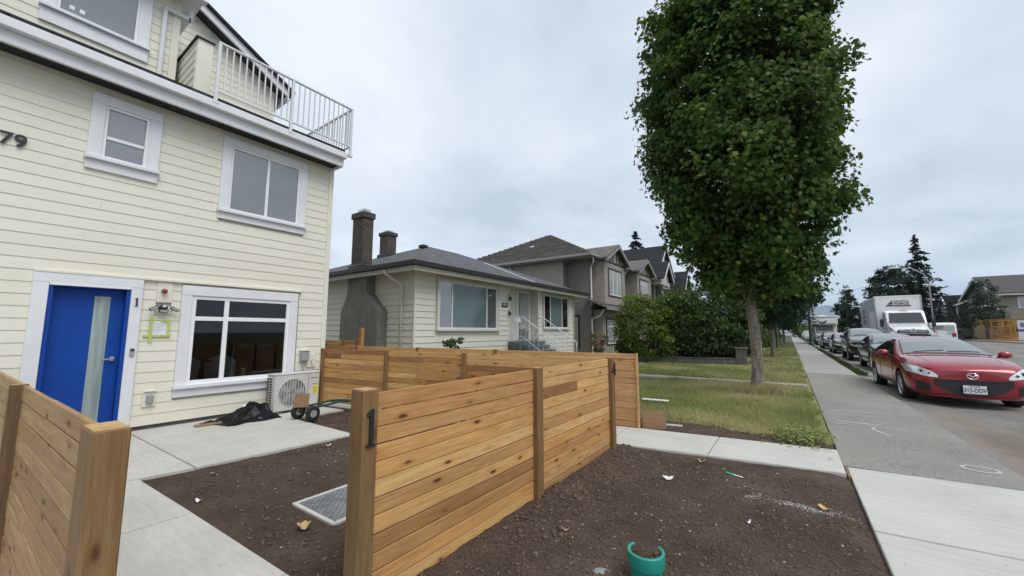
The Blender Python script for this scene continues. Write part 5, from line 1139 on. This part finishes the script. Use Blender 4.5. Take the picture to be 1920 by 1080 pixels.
def make_car(name,label,paintm,at,rz,kind='sedan',group=None,front='mazda',detail=2,cat='car',plate=None):
    t=thing(name,label,cat,at,rz,group); me,bvh=shell(kind); S=kind=='suv'; r=.345 if S else .318
    link('body',me.copy() if me.materials else me.copy(),paintm,t)
    f=lambda z:(.10+z*1.12) if S else (z-.05*min(1,max(0,(z-.9)/.12)) if kind=='low' else z)
    ws=1.03 if S else 1.
    rear=.6 if S else 0
    # windscreen
    yt=.06
    def wsf(u,v):
        y=-.93+v*(yt+.93); hw=(.675-.145*v)*ws*(1-.0*u); return ((2*u-1)*hw,y-.05*(1-(2*u-1)**2)*(1-v),3)
    patch(bvh,lambda u,v:(wsf(u,v)[0]*1.045,wsf(u,v)[1]+(.022 if v>.98 else 0)-(.0 if v>.02 else .03),3),(0,0,-1),.0035,14,10).build('windscreen_seal','blackpl',t,smooth=True)
    wm=patch(bvh,wsf,(0,0,-1),.006,14,10).build('windscreen','windscreen',t,smooth=True)
    if detail>1:
        patch(bvh,lambda u,v:((2*u-1)*.71*ws,-.98+.05*v-.05*(1-(2*u-1)**2),3),(0,0,-1),.007,14,1).build('cowl','blackpl',t,smooth=True)
        for x0 in (-.5,.05): MB().tube([tuple(proj(bvh,(x0+.5*q/6,-.92+.06*q/6,3),(0,0,-1),.014)) for q in range(7)],.007,5).build('wiper','black',t)
        MB().box(-.11,.11,-.08,-.03,f(1.22),f(1.27),.015).build('rear_view_mirror','black',t) if False else None
    # side glass
    for s in (-1,1):
        def zb(y): return f(.985+.012*(y+.5))
        def zt_(y):
            if y<.12: return zb(y)+max(.005,(y+.78)/.90)*(f(1.345)-zb(y))
            if S: return f(1.345)+.03
            if y<.95: return f(1.36)
            return f(1.36)-(y-.95)/.62*(f(1.36)-zb(y)-.02)
        for a,b_ in ((-.74,.40),(.47,1.18),(1.22,1.52)):
            if S and a>1: b_=1.9
            patch(bvh,lambda u,v:(s*3,a+u*(b_-a),zb(a+u*(b_-a))+v*(zt_(a+u*(b_-a))-zb(a+u*(b_-a)))),(-s,0,0),.005,8,5).build('side_window','carglass',t,smooth=True)
        if detail>0:
            mm=MB(); yq,zq=-.64,f(1.0)
            mm.lathe([(0,-.10),(.05,-.095),(.085,-.05),(.09,.02),(.06,.075),(0,.085)],'x',14)
            mi=mm.mesh('mirror',True); mi.transform(Matrix.Translation((s*.985*ws,yq,zq+.04))@Matrix.Diagonal((1.1*s,.62,.85,1))); o=link('wing_mirror',mi,paintm,t)
            MB().tube([(s*.85*ws,yq+.02,zq-.02),(s*.93*ws,yq,zq+.01)],.022,6).build('mirror_arm','blackpl',o)
        if detail>1:
            for yl in (-.82,.43,1.24):
                pts=[proj(bvh,(s*3,yl+(.10 if yl>1 else 0)*max(0,(.95-z))+( .12*(z-.9) if yl<0 and z>.9 else 0),z),(-s,0,0),.001) for z in np.linspace(.30,f(.93),7)]; pts=[tuple(p) for p in pts if p is not None]
                if len(pts)>2: MB().tube(pts,.0045,4).build('door_seam','blackpl',t)
            for yl in (.25,1.05):
                p=proj(bvh,(s*3,yl,f(.83)),(-s,0,0),.012); MB().box(p.x-.012,p.x+.012,yl-.09,yl+.09,p.z-.014,p.z+.014,.008).build('door_handle',paintm,t)
            pts=[tuple(p) for p in (proj(bvh,(s*3,y,f(.26)+.03),(-s,0,0),.002) for y in np.linspace(-.95,.85,8)) if p]; MB().tube(pts,.012,5).build('sill_trim','blackpl',t)
            pts=[tuple(p) for p in (proj(bvh,(s*3,y,zb(y)-.012),(-s,0,0),.002) for y in np.linspace(-.72,1.5,10)) if p]; MB().tube(pts,.006,4).build('belt_trim','blackpl',t)
        # wheels
        ty,rm,bk=wheel_meshes(r,.21,10 if not S else 5)
        for y in (-1.36,1.28):
            o=link('wheel',ty,'rubber',t,(s*(.765 if not S else .80),y,r),0 if s>0 else math.pi); link('rim',rm,'steel',o); link('brake_disc',bk,'blackpl',o)
    # rear glass
    yr0,yr1=(1.12,1.70) if not S else (2.0,2.12)
    if not S: patch(bvh,lambda u,v:((2*u-1)*(.55+.06*v),yr0+v*(yr1-yr0),3),(0,0,-1),.005,10,6).build('rear_window','carglass',t,smooth=True)
    # lamps and grille: rays from the front
    F=(0,1,0)
    for s in (-1,1):
        if front=='mazda':
            def hl(u,v):
                x=.47+u*.375; lo=.585+u*.085-.02*math.sin(u*3.1); hi=.63+.175*u**.75+.025*math.sin(u*3.1); return (s*x,-3,lo+v*(hi-lo))
        else:
            def hl(u,v):
                x=.46+u*.37; lo=f(.555+u*.07); hi=f(.625+.075*u); return (s*x,-3,lo+v*(hi-lo))
        h_=patch(bvh,hl,F,.006,10,6).build('headlight','lamp',t,smooth=True)
        if detail>1:
            for u,rr_ in ((.55,.045),(.30,.03)):
                p=proj(bvh,hl(u,.5),F,.012); 
                if p is not None: MB().lathe([(0,-.012),(rr_*.6,-.010),(rr_*.62,0)],'y',18,tuple(p)).build('projector','lampdk',h_); MB().lathe([(rr_*.62,-.006),(rr_,-.008),(rr_,.004)],'y',18,tuple(p)).build('bezel','chrome',h_)
            (patch(bvh,lambda u,v:(s*(.78+.06*u),-3,f(.62)+.03*v),F,.009,3,3).build('indicator','amber',h_) if front!='mazda' else None)
        if front=='mazda':
            def fg(u,v):
                x=.58+u*.185; lo=.30+.03*u; hi=.51-.06*(1-u); return (s*x,-3,lo+v*(hi-lo))
            fo=patch(bvh,fg,F,.005,6,6).build('fog_lamp_pocket','blackpl',t)
            if s>0 : pass
        else: patch(bvh,lambda u,v:(s*(.55+u*.2),-3,f(.30)+v*.10),F,.005,5,3).build('fog_lamp_pocket','blackpl',t)
    if front=='mazda':
        def gr(u,v):
            x=(2*u-1)*.53; hi=.55-.005*(2*u-1)**2+.012*abs(2*u-1); lo=.245+.21*abs(2*u-1)**2.6; return (x,-3,lo+v*(hi-lo))
        g_=patch(bvh,gr,F,.006,24,8).build('grille','blackpl',t,smooth=True)
        patch(bvh,lambda u,v:((2*u-1)*.50,-3,.497+.05*v+.012*abs(2*u-1)),F,.010,18,2).build('grille_bar','black',g_,smooth=True)
        pts=[proj(bvh,(x,-3,.245-.03+.02*abs(x)),F,.01) for x in np.linspace(-.7,.7,20)]; MB().tube([tuple(p) for p in pts if p],.016,6).build('lower_lip',paintm,t,smooth=True)
        # seam between bonnet and bumper
        pts=[proj(bvh,(x,-3,.705-.02*abs(x)**2),F,.0015) for x in np.linspace(-.42,.42,15)]; MB().tube([tuple(p) for p in pts if p],.004,4).build('bonnet_seam','blackpl',t)
        for s in (-1,1):
            pts=[proj(bvh,(s*(.50+.16*q),-1.95+1.1*q,3),(0,0,-1),.001) for q in np.linspace(0,1,8)]; MB().tube([tuple(p) for p in pts if p],.004,4).build('bonnet_seam','blackpl',t)
        p=proj(bvh,(0,-3,.635),F,.008); yb=p.y
        ring=[(.077*math.cos(a),yb-.006,.635+.055*math.sin(a)) for a in np.linspace(0,6.2832,33)]; em=MB().tube(ring,.008,6,False).build('emblem','chrome',t)
        MB().tube([(-.070,yb-.006,.65),(-.038,yb-.008,.65),(-.012,yb-.009,.628),(0,yb-.009,.616),(.012,yb-.009,.628),(.038,yb-.008,.65),(.070,yb-.006,.65)],[.004,.011,.010,.010,.010,.011,.004],6).build('emblem_wing','chrome',em)
    else:
        def gr(u,v):
            x=(2*u-1)*.40; return (x,-3,f(.50)+v*(f(.62)-f(.50)))
        g_=patch(bvh,gr,F,.006,12,4).build('grille','blackpl',t,smooth=True)
        patch(bvh,lambda u,v:((2*u-1)*.48,-3,f(.24)+v*.13),F,.005,12,3).build('lower_grille','blackpl',t,smooth=True)
        p=proj(bvh,(0,-3,f(.56)),F,.01); MB().lathe([(.0,-.01),(.05,-.008),(.055,0)],'y',16,tuple(p)).build('emblem','chrome',t)
        MB().box(-.38,.38,p.y-.004,p.y+.004,f(.56)-.008,f(.56)+.008).build('grille_bar','chrome',g_)
    if plate:
        p=proj(bvh,(0.,-3,.37),F,.03) or Vector((0,-2.29,.37)); pl=MB().box(-.155,.155,p.y-.02,p.y-.012,.30,.455,.003).build('number_plate','paper',t); lettering('plate_lettering',plate,.115,'navy',pl,(0,p.y-.022,.365),'-y',.002,.001,.66)
        MB().box(-.17,.17,p.y-.014,p.y+.05,.29,.46,.004).build('plate_holder','blackpl',pl); MB().box(-.07,.07,p.y-.0225,p.y-.021,.435,.447).build('plate_print','navy',pl)
    elif detail>0:
        p=proj(bvh,(0,-3,f(.40)),F,.02); MB().box(-.155,.155,p.y-.02,p.y-.01,f(.34),f(.34)+.15,.003).build('number_plate','paper',t)
    if S:
        for s in (-1,1): MB().tube([(s*.60,.1,f(1.40)),(s*.62,.25,f(1.40)+.05),(s*.62,1.7,1.74),(s*.6,1.9,1.66)],.018,6).build('roof_rail','steel',t)
    return t
zr=roadz(2.9)
car=make_car('car','glossy red sedan with a winged emblem parked beside the worn pavement',MT['red'],(2.80,13.80,zr),R(1.5),'low',front='mazda',plate='315-DDV')
paper_=MB().box(-.07,.07,-.002,.002,0,.06).build('windscreen_sticker','paper',car,(-.03,-.16,1.12)); paper_.rotation_euler=(R(-62),0,0)
G_='dark cars parked along the kerb'
make_car('car','slate grey sedan parked directly behind the red car','slate',(3.35,21.9,zr),0,front='x',group=G_)
make_car('suv','black sport utility vehicle with roof rails parked behind the slate sedan','carblack',(3.35,28.7,zr),0,'suv',front='x',group=G_,cat='suv')
make_car('car','black sedan parked behind the black sport utility vehicle','carblack',(3.25,36.6,zr),0,front='x',group=G_,detail=1)
make_car('car','small dark hatchback parked in front of the motorhome','slate',(3.15,46,zr),0,front='x',group=G_,detail=1)
for i,(y,mm,kd,lb) in enumerate(((71.5,'silver','suv','silver vehicle parked beyond the motorhome'),(79,'carwhite','sedan','white car parked far down the kerb line'),(86,'slate','sedan','grey car far down the kerb line'),(93,'carblack','suv','black vehicle far down the kerb line'),(101,'silver','sedan','silver car near the end of the kerb line'))):
    make_car('car',lb,mm,(2.9,y,zr),0,kd,front='x',group='cars far down the kerb line',detail=0)
make_car('car','white car crossing at the far end of the pavement','carwhite',(-.2,125,.0),R(70),'sedan',front='x',detail=0)
# delivery truck
tk=thing('truck','white box truck with printed side and front logo driving beside the parked cars','truck',(6.6,37.6,roadz(6.6)))
bw=1.22
bx=MB().box(-bw,bw,2.0,9.2,1.15,4.05,.03).build('cargo_box','boxwhite',tk)
for s in (-1,1): MB().box(s*bw-.012,s*bw+.012,2.05,9.15,1.2,4.0).build('side_panel','boxgrey',bx)
for z in (1.16,4.0): MB().box(-bw-.03,bw+.03,1.98,2.06,z-.03,z+.08,.01).build('front_rail','boxwhite',bx)
for s in (-1,1): MB().box(s*bw-.04,s*bw+.04,1.97,2.07,1.15,4.05,.01).build('corner_post','boxgrey',bx)
for r_ in range(3): MB().prism([(-.62+.12*r_-.02,3.32+.15*r_),(-.28,3.32+.15*r_),(-.25,3.42+.15*r_),(-.54+.12*r_,3.42+.15*r_)],'y',1.955,1.999).build('logo_bar','navy',bx)
lettering('logo_lettering','DRIVING',.18,'navy',bx,(.20,1.96,3.68),'-y',.01,.0,1.1); lettering('logo_lettering','FORCE',.23,'navy',bx,(.20,1.96,3.49),'-y',.01,.004,1.15); MB().box(-.24,.68,1.955,1.999,3.30,3.37).build('logo_bar','navy',bx)
lettering('box_number','14',.1,'navy',bx,(.95,1.96,3.85),'-y',.006)
for j,(a_,z) in enumerate(((7.1,3.0),(7.1,2.55),(7.0,2.12))):
    MB().box(-bw-.016,-bw-.013,a_-.5,a_+1.2,z,z+.3).build('side_print','navy',bx)
    for q in range(6): MB().box(-bw-.02,-bw-.0165,a_-.35+q*.22,a_-.25+q*.22,z+.04,z+.26).build('side_print_cut','boxgrey',bx)
MB().box(-bw-.014,-bw-.011,2.4,4.8,1.25,3.0).build('side_door_panel','boxwhite',bx)
CZ=.18
cab=MB(); cab.prism([(-.2,1.0),(1.75,1.0),(1.75,2.75+CZ),(.55,2.75+CZ),(.30,2.66+CZ),(-.2,1.85+CZ)],'x',-1.0,1.0); cab=cab.build('cab','carwhite',tk); bv_=cab.modifiers.new('bevel','BEVEL'); bv_.width=.09; bv_.segments=3
MB().add([(-.88,-.222,1.88+CZ),(.88,-.222,1.88+CZ),(.80,.235,2.58+CZ),(-.80,.235,2.58+CZ)],[(0,1,2,3)]).build('windscreen','windscreen_dk',cab)
MB().box(-.2,.2,.3,.4,2.74+CZ,2.80+CZ,.02).build('marker_lamp','amber',cab); 
for s in (-1,1):
    MB().box(s*1.0-.008,s*1.0+.008,.25,1.05,1.9+CZ,2.55+CZ).build('door_window','carglass',cab)
    MB().tube([(s*.98,-.05,2.3),(s*1.24,-.22,2.35),(s*1.26,-.24,1.7),(s*1.0,-.12,1.6)],.02,6).build('mirror_arm','black',tk); MB().box(s*1.26-.10,s*1.26+.10,-.30,-.22,1.78,2.32,.03).build('wing_mirror','blackpl',tk)
hd_=MB().grid(lambda u,v:((2*u-1)*(.84+.1*v),-1.55+v*1.36,1.52+CZ+.30*v-.16*(2*u-1)**4-.10*(1-v)**3),12,8); hd_.box(-.86,.86,-1.50,-.2,.75,1.38+CZ,.06); hd_=hd_.build('bonnet','carwhite',tk); autosm(hd_)
gr_=MB().box(-.70,.70,-1.60,-1.50,1.12+CZ,1.40+CZ,.02).build('grille','black',tk)
for z in (1.17+CZ,1.26+CZ,1.34+CZ): MB().box(-.66,.66,-1.615,-1.60,z-.012,z+.012).build('grille_bar','chrome',gr_)
MB().lathe([(.09,-.02),(.13,-.02),(.13,0),(.09,.0)],'y',20,(0,-1.62,1.36+CZ)).build('emblem','chrome',gr_)
MB().box(-1.08,1.08,-1.68,-1.48,.48,.82,.04).build('bumper','carwhite',tk); MB().box(-.8,.8,-1.53,-1.49,.82,1.10+CZ).build('lower_grille','blackpl',tk)
for s in (-1,1):
    MB().grid(lambda u,v:(s*(.80+.30*u),-1.42+1.1*v+.12*u*u,1.36+CZ-.34*u**2-.32*(2*v-1)**2*.6),6,8).build('fender','carwhite',tk,smooth=True)
    h_=MB().box(s*.93-.14,s*.93+.14,-1.50,-1.40,1.0+CZ,1.2+CZ,.03).build('headlight','lamp',tk); MB().box(s*1.06-.05,s*1.06+.05,-1.49,-1.40,1.2+CZ,1.28+CZ,.01).build('indicator','amber',h_)
    for y in (-.85,6.6):
        o=link('wheel',wheel_meshes(.48,.28,8)[0],'rubber',tk,(s*.95,y,.48),0 if s>0 else math.pi); link('rim',wheel_meshes(.48,.28,8)[1],'steel',o)
MB().box(-.45,.45,-.2,9.0,.6,1.15).build('chassis','black',tk)
# motorhome
rv=thing('motorhome','off-white cab-over motorhome parked along the kerb behind the dark cars','motorhome',(3.3,56.5,zr))
MB().box(-1.15,1.15,1.2,7.2,.55,3.15,.06).build('coach_body','rvbeige',rv)
co_=MB(); co_.prism([(-.35,2.32),(1.3,2.25),(1.3,3.2),(-.25,3.15),(-.4,2.95)],'x',-1.16,1.16); co_=co_.build('overcab','rvbeige',rv); MB().box(-1.18,1.18,-.42,1.3,3.15,3.24,.03).build('roof_cap','boxwhite',co_); MB().box(-1.0,1.0,-.44,-.40,2.42,2.88,.02).build('overcab_panel','boxwhite',co_)
cb_=MB(); cb_.prism([(-.15,.8),(1.3,.8),(1.3,2.25),(.45,2.25),(-.05,1.55)],'x',-.92,.92); cb_=cb_.build('cab','rvbeige',rv); MB().add([(-.82,-.06,1.57),(.82,-.06,1.57),(.72,.40,2.18),(-.72,.40,2.18)],[(0,1,2,3)]).build('windscreen','windscreen',cb_)
MB().prism([(-1.15,.55),(-.05,.55),(-.05,1.52),(-.95,1.32),(-1.15,1.15)],'x',-.9,.9).build('bonnet','silver',rv)
gr_=MB().box(-.5,.5,-1.19,-1.14,.8,1.1,.02).build('grille','black',rv); MB().box(-.95,.95,-1.28,-1.12,.45,.65,.03).build('bumper','greybox',rv)
for s in (-1,1):
    MB().box(s*.72-.14,s*.72+.14,-1.18,-1.1,.86,1.06,.02).build('headlight','lamp',rv); MB().box(s*1.16-.1,s*1.16+.1,.1,.18,1.5,1.85,.03).build('wing_mirror','blackpl',rv); MB().box(s*.92-.006,s*.92+.006,.4,1.1,1.5,2.1).build('door_window','carglass',cb_)
    for y in (-.4,5.0): o=link('wheel',wheel_meshes(.36,.22,5)[0],'rubber',rv,(s*.86,y,.36),0 if s>0 else math.pi); link('rim',wheel_meshes(.36,.22,5)[1],'steel',o)
MB().box(-.4,.4,2.2,3.2,3.15,3.42,.06).build('roof_air_unit','boxwhite',rv); MB().tube([(-.9,.9,1.7),(-.1,.0,1.75),(.1,-.05,1.75)],.02,6).build('wiper','black',rv)
# white van on the far side
vn=thing('van','white service van with printed doors parked on the far side of the road','van',(13.2,62,roadz(13.2)))
MB().prism([(-2.4,.35),(2.5,.35),(2.5,1.95),(2.35,2.15),(-.9,2.15),(-1.4,1.9),(-2.1,1.25),(-2.4,1.1)],'x',-.95,.95).build('body','carwhite',vn); vn.children[0].modifiers.new('bevel','BEVEL').width=.1
vn.rotation_euler=(0,0,R(180))
MB().box(-.75,.75,2.5,2.52,1.35,1.9).build('rear_window','glass_white',vn) 
for s in (-1,1):
    MB().box(s*.955-.006,s*.955+.006,-.9,.3,1.35,1.9,.01).build('side_window','carglass',vn)
    for y in (-1.6,1.6): o=link('wheel',wheel_meshes(.34,.21,5)[0],'rubber',vn,(s*.84,y,.34),0 if s>0 else math.pi); link('rim',wheel_meshes(.34,.21,5)[1],'steel',o)
    MB().box(s*.7-.15,s*.7+.15,2.5,2.53,.7,1.1).build('tail_lamp','red_plastic',vn)
me=text_mesh('JUST',.42,.006,.008); me.transform(Matrix.Rotation(R(180),4,'Z')@Matrix.Rotation(R(90),4,'X')); link('van_lettering',me,'navy',vn,(.42,2.53,1.62))
for z in (1.2,1.0): MB().box(-.8,-.2,2.5,2.525,z,z+.06).build('van_print','ink',vn)
MB().tube([(-.8,-.5,2.2),(-.8,2.2,2.2)],.025,6).tube([(.8,-.5,2.2),(.8,2.2,2.2)],.025,6).box(-.9,.9,.2,.28,2.13,2.22).box(-.9,.9,1.6,1.68,2.13,2.22).build('roof_rack','ply',vn)
# ------------------------------------------------------------ low wall, pillar, iron railing
lw=thing('low_wall','low weathered concrete wall in front of the rhododendrons','wall',(-6.6,17.75,0),R(13)); L=4.9
for i in range(4): MB().box(i*L/4+.004,(i+1)*L/4-.004,-.1,.1,-.1,.24+.01*(i%2),.015).build('wall_block','lowconc',lw)
MB().box(0,L,-.12,.12,.252,.285,.01).build('coping','lowconc',lw)
pi=thing('gate_pillar','grey square stone pillar at the end of the low wall','pillar',(-1.72,18.95,0),R(13)); MB().box(-.2,.2,-.2,.2,-.1,.66,.01).build('shaft','lowconc',pi); MB().box(-.23,.23,-.23,.23,.66,.73,.01).build('cap','lowconc',pi)
ir=thing('iron_railing','black iron railing in front of the taupe house','railing',(-8.0,18.9,0),R(4)); L=6
for z in (.25,.9): MB().box(0,L,-.015,.015,z,z+.03).build('rail','black',ir)
bar=MB().box(-.008,.008,-.008,.008,0,1.0).mesh('bar')
for i in range(46): link('bar',bar,'black',ir,(.05+i*.13,0,.0))
# ------------------------------------------------------------ across the road
def gab2(t,y0,y1,x0,x1,z,pitch,wall,roof,bb):
    """ridge along y: triangle faces -y"""
    xc=(x0+x1)/2; zp=z+(x1-x0)/2*pitch
    o=MB().prism([(x0,z),(x1,z),(xc,zp)],'y',y0,y1).build('gable_wall',wall,t)
    for s,xe in ((-1,x0-.5),(1,x1+.5)):
        ze=z-.5*pitch; P_=[(xe,ze+.03),(xc,zp+.03),(xc,zp+.2),(xe,ze+.2)]; Q=[(xe,ze-.28),(xc,zp-.28),(xc,zp+.02),(xe,ze+.02)]
        MB().prism(P_,'y',y0-.5,y1+.5).build('roof',roof,o,uv='box'); MB().prism(Q,'y',y0-.58,y0-.48).build('barge_board',bb,o)
    return o
h=thing('house','tan house with a large gable and grey shingle roof across the road','house',(22.2,75.5,.4))
MB().box(0,16,0,12,0,5.9).build('wall','tan',h)
gw=MB().prism([(0,5.9),(12,5.9),(6,8.4)],'x',0,16).build('gable_wall','tan',h)
for s_,ye in ((-1,-.6),(1,12.6)):
    ze=5.9-.6*.417; P_=[(ye,ze+.03),(6,8.43),(6,8.6),(ye,ze+.2)]; Q=[(ye,ze-.25),(6,8.15),(6,8.42),(ye,ze+.02)]
    MB().prism(P_,'x',-.7,16.6).build('roof','shingle_br',gw,uv='box'); MB().prism(Q,'x',-.78,-.66).build('barge_board','offwhite',gw)
MB().box(-.6,16.5,-.72,-.6,5.5,5.68).build('gutter','offwhite',h)
MB().prism([(-2.6,2.9),(.0,3.9),(.0,4.1),(-2.6,3.05)],'x',4,14).build('porch_roof','shingle_dk',h,uv='box')
for x in (4.2,7.5,11,13.8): MB().box(x-.15,x+.15,-2.5,-2.2,0,2.95).build('porch_post','tan',h)
for y in (2.5,6,9.5): window(h,(-.004,y,3.5),R(-90),1.5,1.4,[(-.7,0,.04,1.36),(.04,.7,.04,1.36)],'glass_grey',.14,proud=.03,sill=.06)
for x in (2,6,10): window(h,(x,-.004,3.9),0,1.5,1.3,[(-.7,0,.04,1.26),(.04,.7,.04,1.26)],'glass_grey',.12,proud=.03,sill=.06)
MB().box(5.5,6.5,-.03,.0,0,2.1).build('door','darksiding',h)
d=thing('house','dark two-storey house with white trimmed gables across the road','house',(21.5,89.5,.4))
MB().box(0,11,0,9,0,5.3).build('wall','darksiding',d); gab2(d,0,9,0,10.5,5.3,.45,'darksiding','shingle_dk','whitegloss')
for yc,wd in ((2.0,3.2),(6.2,3.2)):
    o=MB().box(-.9,0,yc-wd/2,yc+wd/2,2.6,5.2).build('bay','darksiding',d); zp=5.2+wd/2*.8
    MB().prism([(yc-wd/2,5.2),(yc+wd/2,5.2),(yc,zp)],'x',-.9,.3).build('bay_gable','darksiding',o)
    for s in (-1,1):
        ye=yc+s*(wd/2+.25); MB().prism([(ye,5.05),(yc,zp+.05),(yc,zp+.3),(ye,5.3)],'x',-1.2,-1.05).build('barge_board','whitegloss',o); MB().prism([(ye,5.2),(yc,zp+.2),(yc,zp+.32),(ye,5.32)],'x',-1.04,2.5).build('bay_roof','shingle_dk',o)
    window(d,(-.904,yc,3.3),R(-90),1.6,1.4,[(-.75,0,.04,1.36),(.04,.75,.04,1.36)],'glass_grey',.14,tm='whitegloss',proud=.03,sill=.08)
for x in (2.2,6.5): window(d,(x,-.004,3.4),0,1.7,1.5,[(-.8,0,.04,1.46),(.04,.8,.04,1.46)],'glass_grey',.16,tm='whitegloss',proud=.03,sill=.08); window(d,(x,-.004,.7),0,1.5,1.5,[(-.7,0,.04,1.46),(.04,.7,.04,1.46)],'glass_grey',.16,tm='whitegloss',proud=.03,sill=.08)
MB().box(-.05,11.05,-.04,9.04,2.5,2.66).build('band_trim','whitegloss',d)
for x in (-.02,10.9): MB().box(x,x+.14,-.05,.1,0,5.3).build('corner_board','whitegloss',d)
simple_house('low pale grey house beside the spruce across the road',(22,99,.4),9,9,3.4,'palewall','shingle',.45,R(180),win=False).location=(20.5,108,.4)
# construction fence, scaffold and sign
cf=thing('construction_fence','temporary mesh fence panels round the yellow scaffold across the road','fence',(18.3,71.6,.43),R(-88))
for i in range(4):
    p=MB(); a_=i*2.5
    for x in (0,2.42): p.tube([(a_+x,0,0),(a_+x,0,2.3)],.04,6)
    for z in (.08,1.2,2.28): p.tube([(a_,0,z),(a_+2.42,0,z)],.035,6)
    p=p.build('panel_frame','orange',cf)
    for q in range(18): MB().box(a_+.06+q*.135-.006,a_+.06+q*.135+.006,-.004,.004,.1,2.26).build('wire','orange',p)
sc_=thing('scaffold','yellow steel scaffold frame standing behind the mesh fence','scaffold',(19.3,69.6,.43),R(-88))
for x in (0,2.0,4.2,6.4):
    f=MB()
    for y in (0,.9): f.tube([(x,y,0),(x,y,2.2)],.06,6)
    for z in (.7,1.5,2.15): f.tube([(x,0,z),(x,.9,z)],.05,6)
    f.build('frame','yellowpaint',sc_)
for z in (.9,1.55,2.15): MB().tube([(0,0,z),(6.4,0,z)],.05,6).build('ledger','yellowpaint',sc_)
for x in (0,2.0,4.2): MB().tube([(x,.0,.3),(x+2.0,.0,2.0)],.035,6).build('brace','yellowpaint',sc_)
MB().box(-.2,6.6,.0,.9,2.2,2.27).build('deck_board','ply',sc_)
lp=thing('lumber_pile','pile of loose lumber planks lying in front of the mesh fence across the road','lumber',(17.9,62.6,.43),R(-70))
for i in range(6): MB().box(-1.3-.1*random.random(),1.3,-.14,.14,0,.06,.004).build('plank','cedar',lp,(.1*random.random(),.34*(i%3),.065*(i//3)),R(random.random()*14))
tag(MB().box(-4.6,4.6,-.02,.02,0,1.7,.004).build('plywood_sheet','orange',None,(20.6,66.5,.42),R(-86)),'brown hoarding standing behind the yellow scaffold','hoarding')
tag(MB().box(-1.2,1.2,-.02,.02,0,2.1,.004).build('white_sheet','boxwhite',None,(20.2,71.6,.42),R(-86)),'pale sheet standing at the back end of the building site','sheet')
tag(MB().grid(lambda u,v:((u-.5)*2.4,(v-.5)*8,.95*math.sin(math.pi*u)*math.sin(math.pi*v)*(.8+.5*mnoise.noise(Vector((u*4,v*6,0))))),16,26).build('dirt_pile','orange',None,(19.9,65.6,.41),0,smooth=True),'mound of brown dirt under the yellow scaffold','dirt pile')
sg=thing('site_sign','white site sign board with purple lettering beside the mesh fence','sign',(19.5,60.4,.42),R(-50))
MB().box(-1.2,1.2,-.03,.03,.15,2.1,.01).build('sign_board','paper',sg); lettering('sign_lettering','BLU',.55,'purple',sg,(-.5,-.045,1.62),'-y',.02,.01); MB().box(-1.2,1.2,-.04,-.031,.98,1.2).build('sign_band','purple',sg)
for x in (-.8,.8): MB().box(x-.05,x+.05,.03,.1,-.1,1.6).build('sign_post','ply',sg)
wf=thing('board_fence','grey board fence beside the white van across the road','fence',(18.4,80.5,.43),R(-89))
for i in range(42): MB().box(i*.2,i*.2+.185,-.012,.012,.0,1.45+.02*(i%3),.003).build('board','lowconc',wf)
for z in (.3,1.1): MB().box(0,8.4,.013,.05,z,z+.08).build('rail','lowconc',wf)
# ------------------------------------------------------------ poles, street lamp, wire
po_=thing('street_pole','teal painted steel street pole beside the pavement','pole',(1.82,52,0)); MB().tube([(0,0,-.1),(0,0,.5),(0,0,8.8)],[.19,.15,.10],14).build('shaft','greenpaint',po_,smooth=True); MB().lathe([(.26,0),(.26,.15),(.2,.3),(.17,.5)],'z',14).build('base','greenpaint',po_)
la=thing('street_lamp','grey street lamp with curved arm in front of the dark evergreen','street lamp',(12.2,58,.2)); MB().tube([(0,0,-.2),(0,0,6.2),(-.3,0,7.2),(-1.2,0,7.9),(-2.2,0,8.05)],[.08,.06,.055,.05,.045],8).build('mast','greybox',la,smooth=True); MB().box(-3.0,-2.1,-.15,.15,7.98,8.12,.04).build('lamp_head','paper',la)
po_=thing('utility_pole','distant dark utility pole behind the motorhome roof','pole',(4.6,112,0)); MB().tube([(0,0,-.1),(0,0,9.3)],[.2,.14],8).build('mast','bark_dk',po_); MB().box(-1.1,1.1,-.06,.06,8.5,8.65).build('crossarm','bark_dk',po_)
tag(MB().tube([(4.6+(12.2-4.6)*s,112+(58-112)*s,9.1-1.0*s-2.2*s*(1-s)) for s in np.linspace(0,1,12)],.02,5).build('power_line','black'),'thin power line crossing above the motorhome','cable')
# ------------------------------------------------------------ mountains far beyond
def ridge(u):
    return 205+75*mnoise.fractal(Vector((u*9,1.1,0)),.9,2,5)+55*math.exp(-((u-.47)/.045)**2)+28*math.exp(-((u-.53)/.03)**2)
m=MB().grid(lambda u,v:(-2400+u*5200,4300+v*1500-400*math.sin(v*3.14)*mnoise.noise(Vector((u*30,v*3,0))),-5+ridge(u)*math.sin(min(1,v*1.15)*math.pi)**.8*(1+.25*mnoise.fractal(Vector((u*40,v*6,2)),.9,2,4))),220,16)
struct(m.build('mountains','mountain',smooth=True))

# ------------------------------------------------------------ air between here and the mountains
t=bpy.data.materials.new('haze'); t.use_nodes=True; t.node_tree.nodes.clear(); ho=t.node_tree.nodes.new('ShaderNodeOutputMaterial'); hv=t.node_tree.nodes.new('ShaderNodeVolumePrincipled'); hv.inputs['Color'].default_value=(.68,.82,1,1); hv.inputs['Density'].default_value=.00017; t.node_tree.links.new(hv.outputs[0],ho.inputs['Volume'])
hz=MB().box(-3200,3600,-350,6400,-8,420).build('haze',t); hz['kind']='stuff'; hz['label']='pale blue haze in the air towards the mountains'
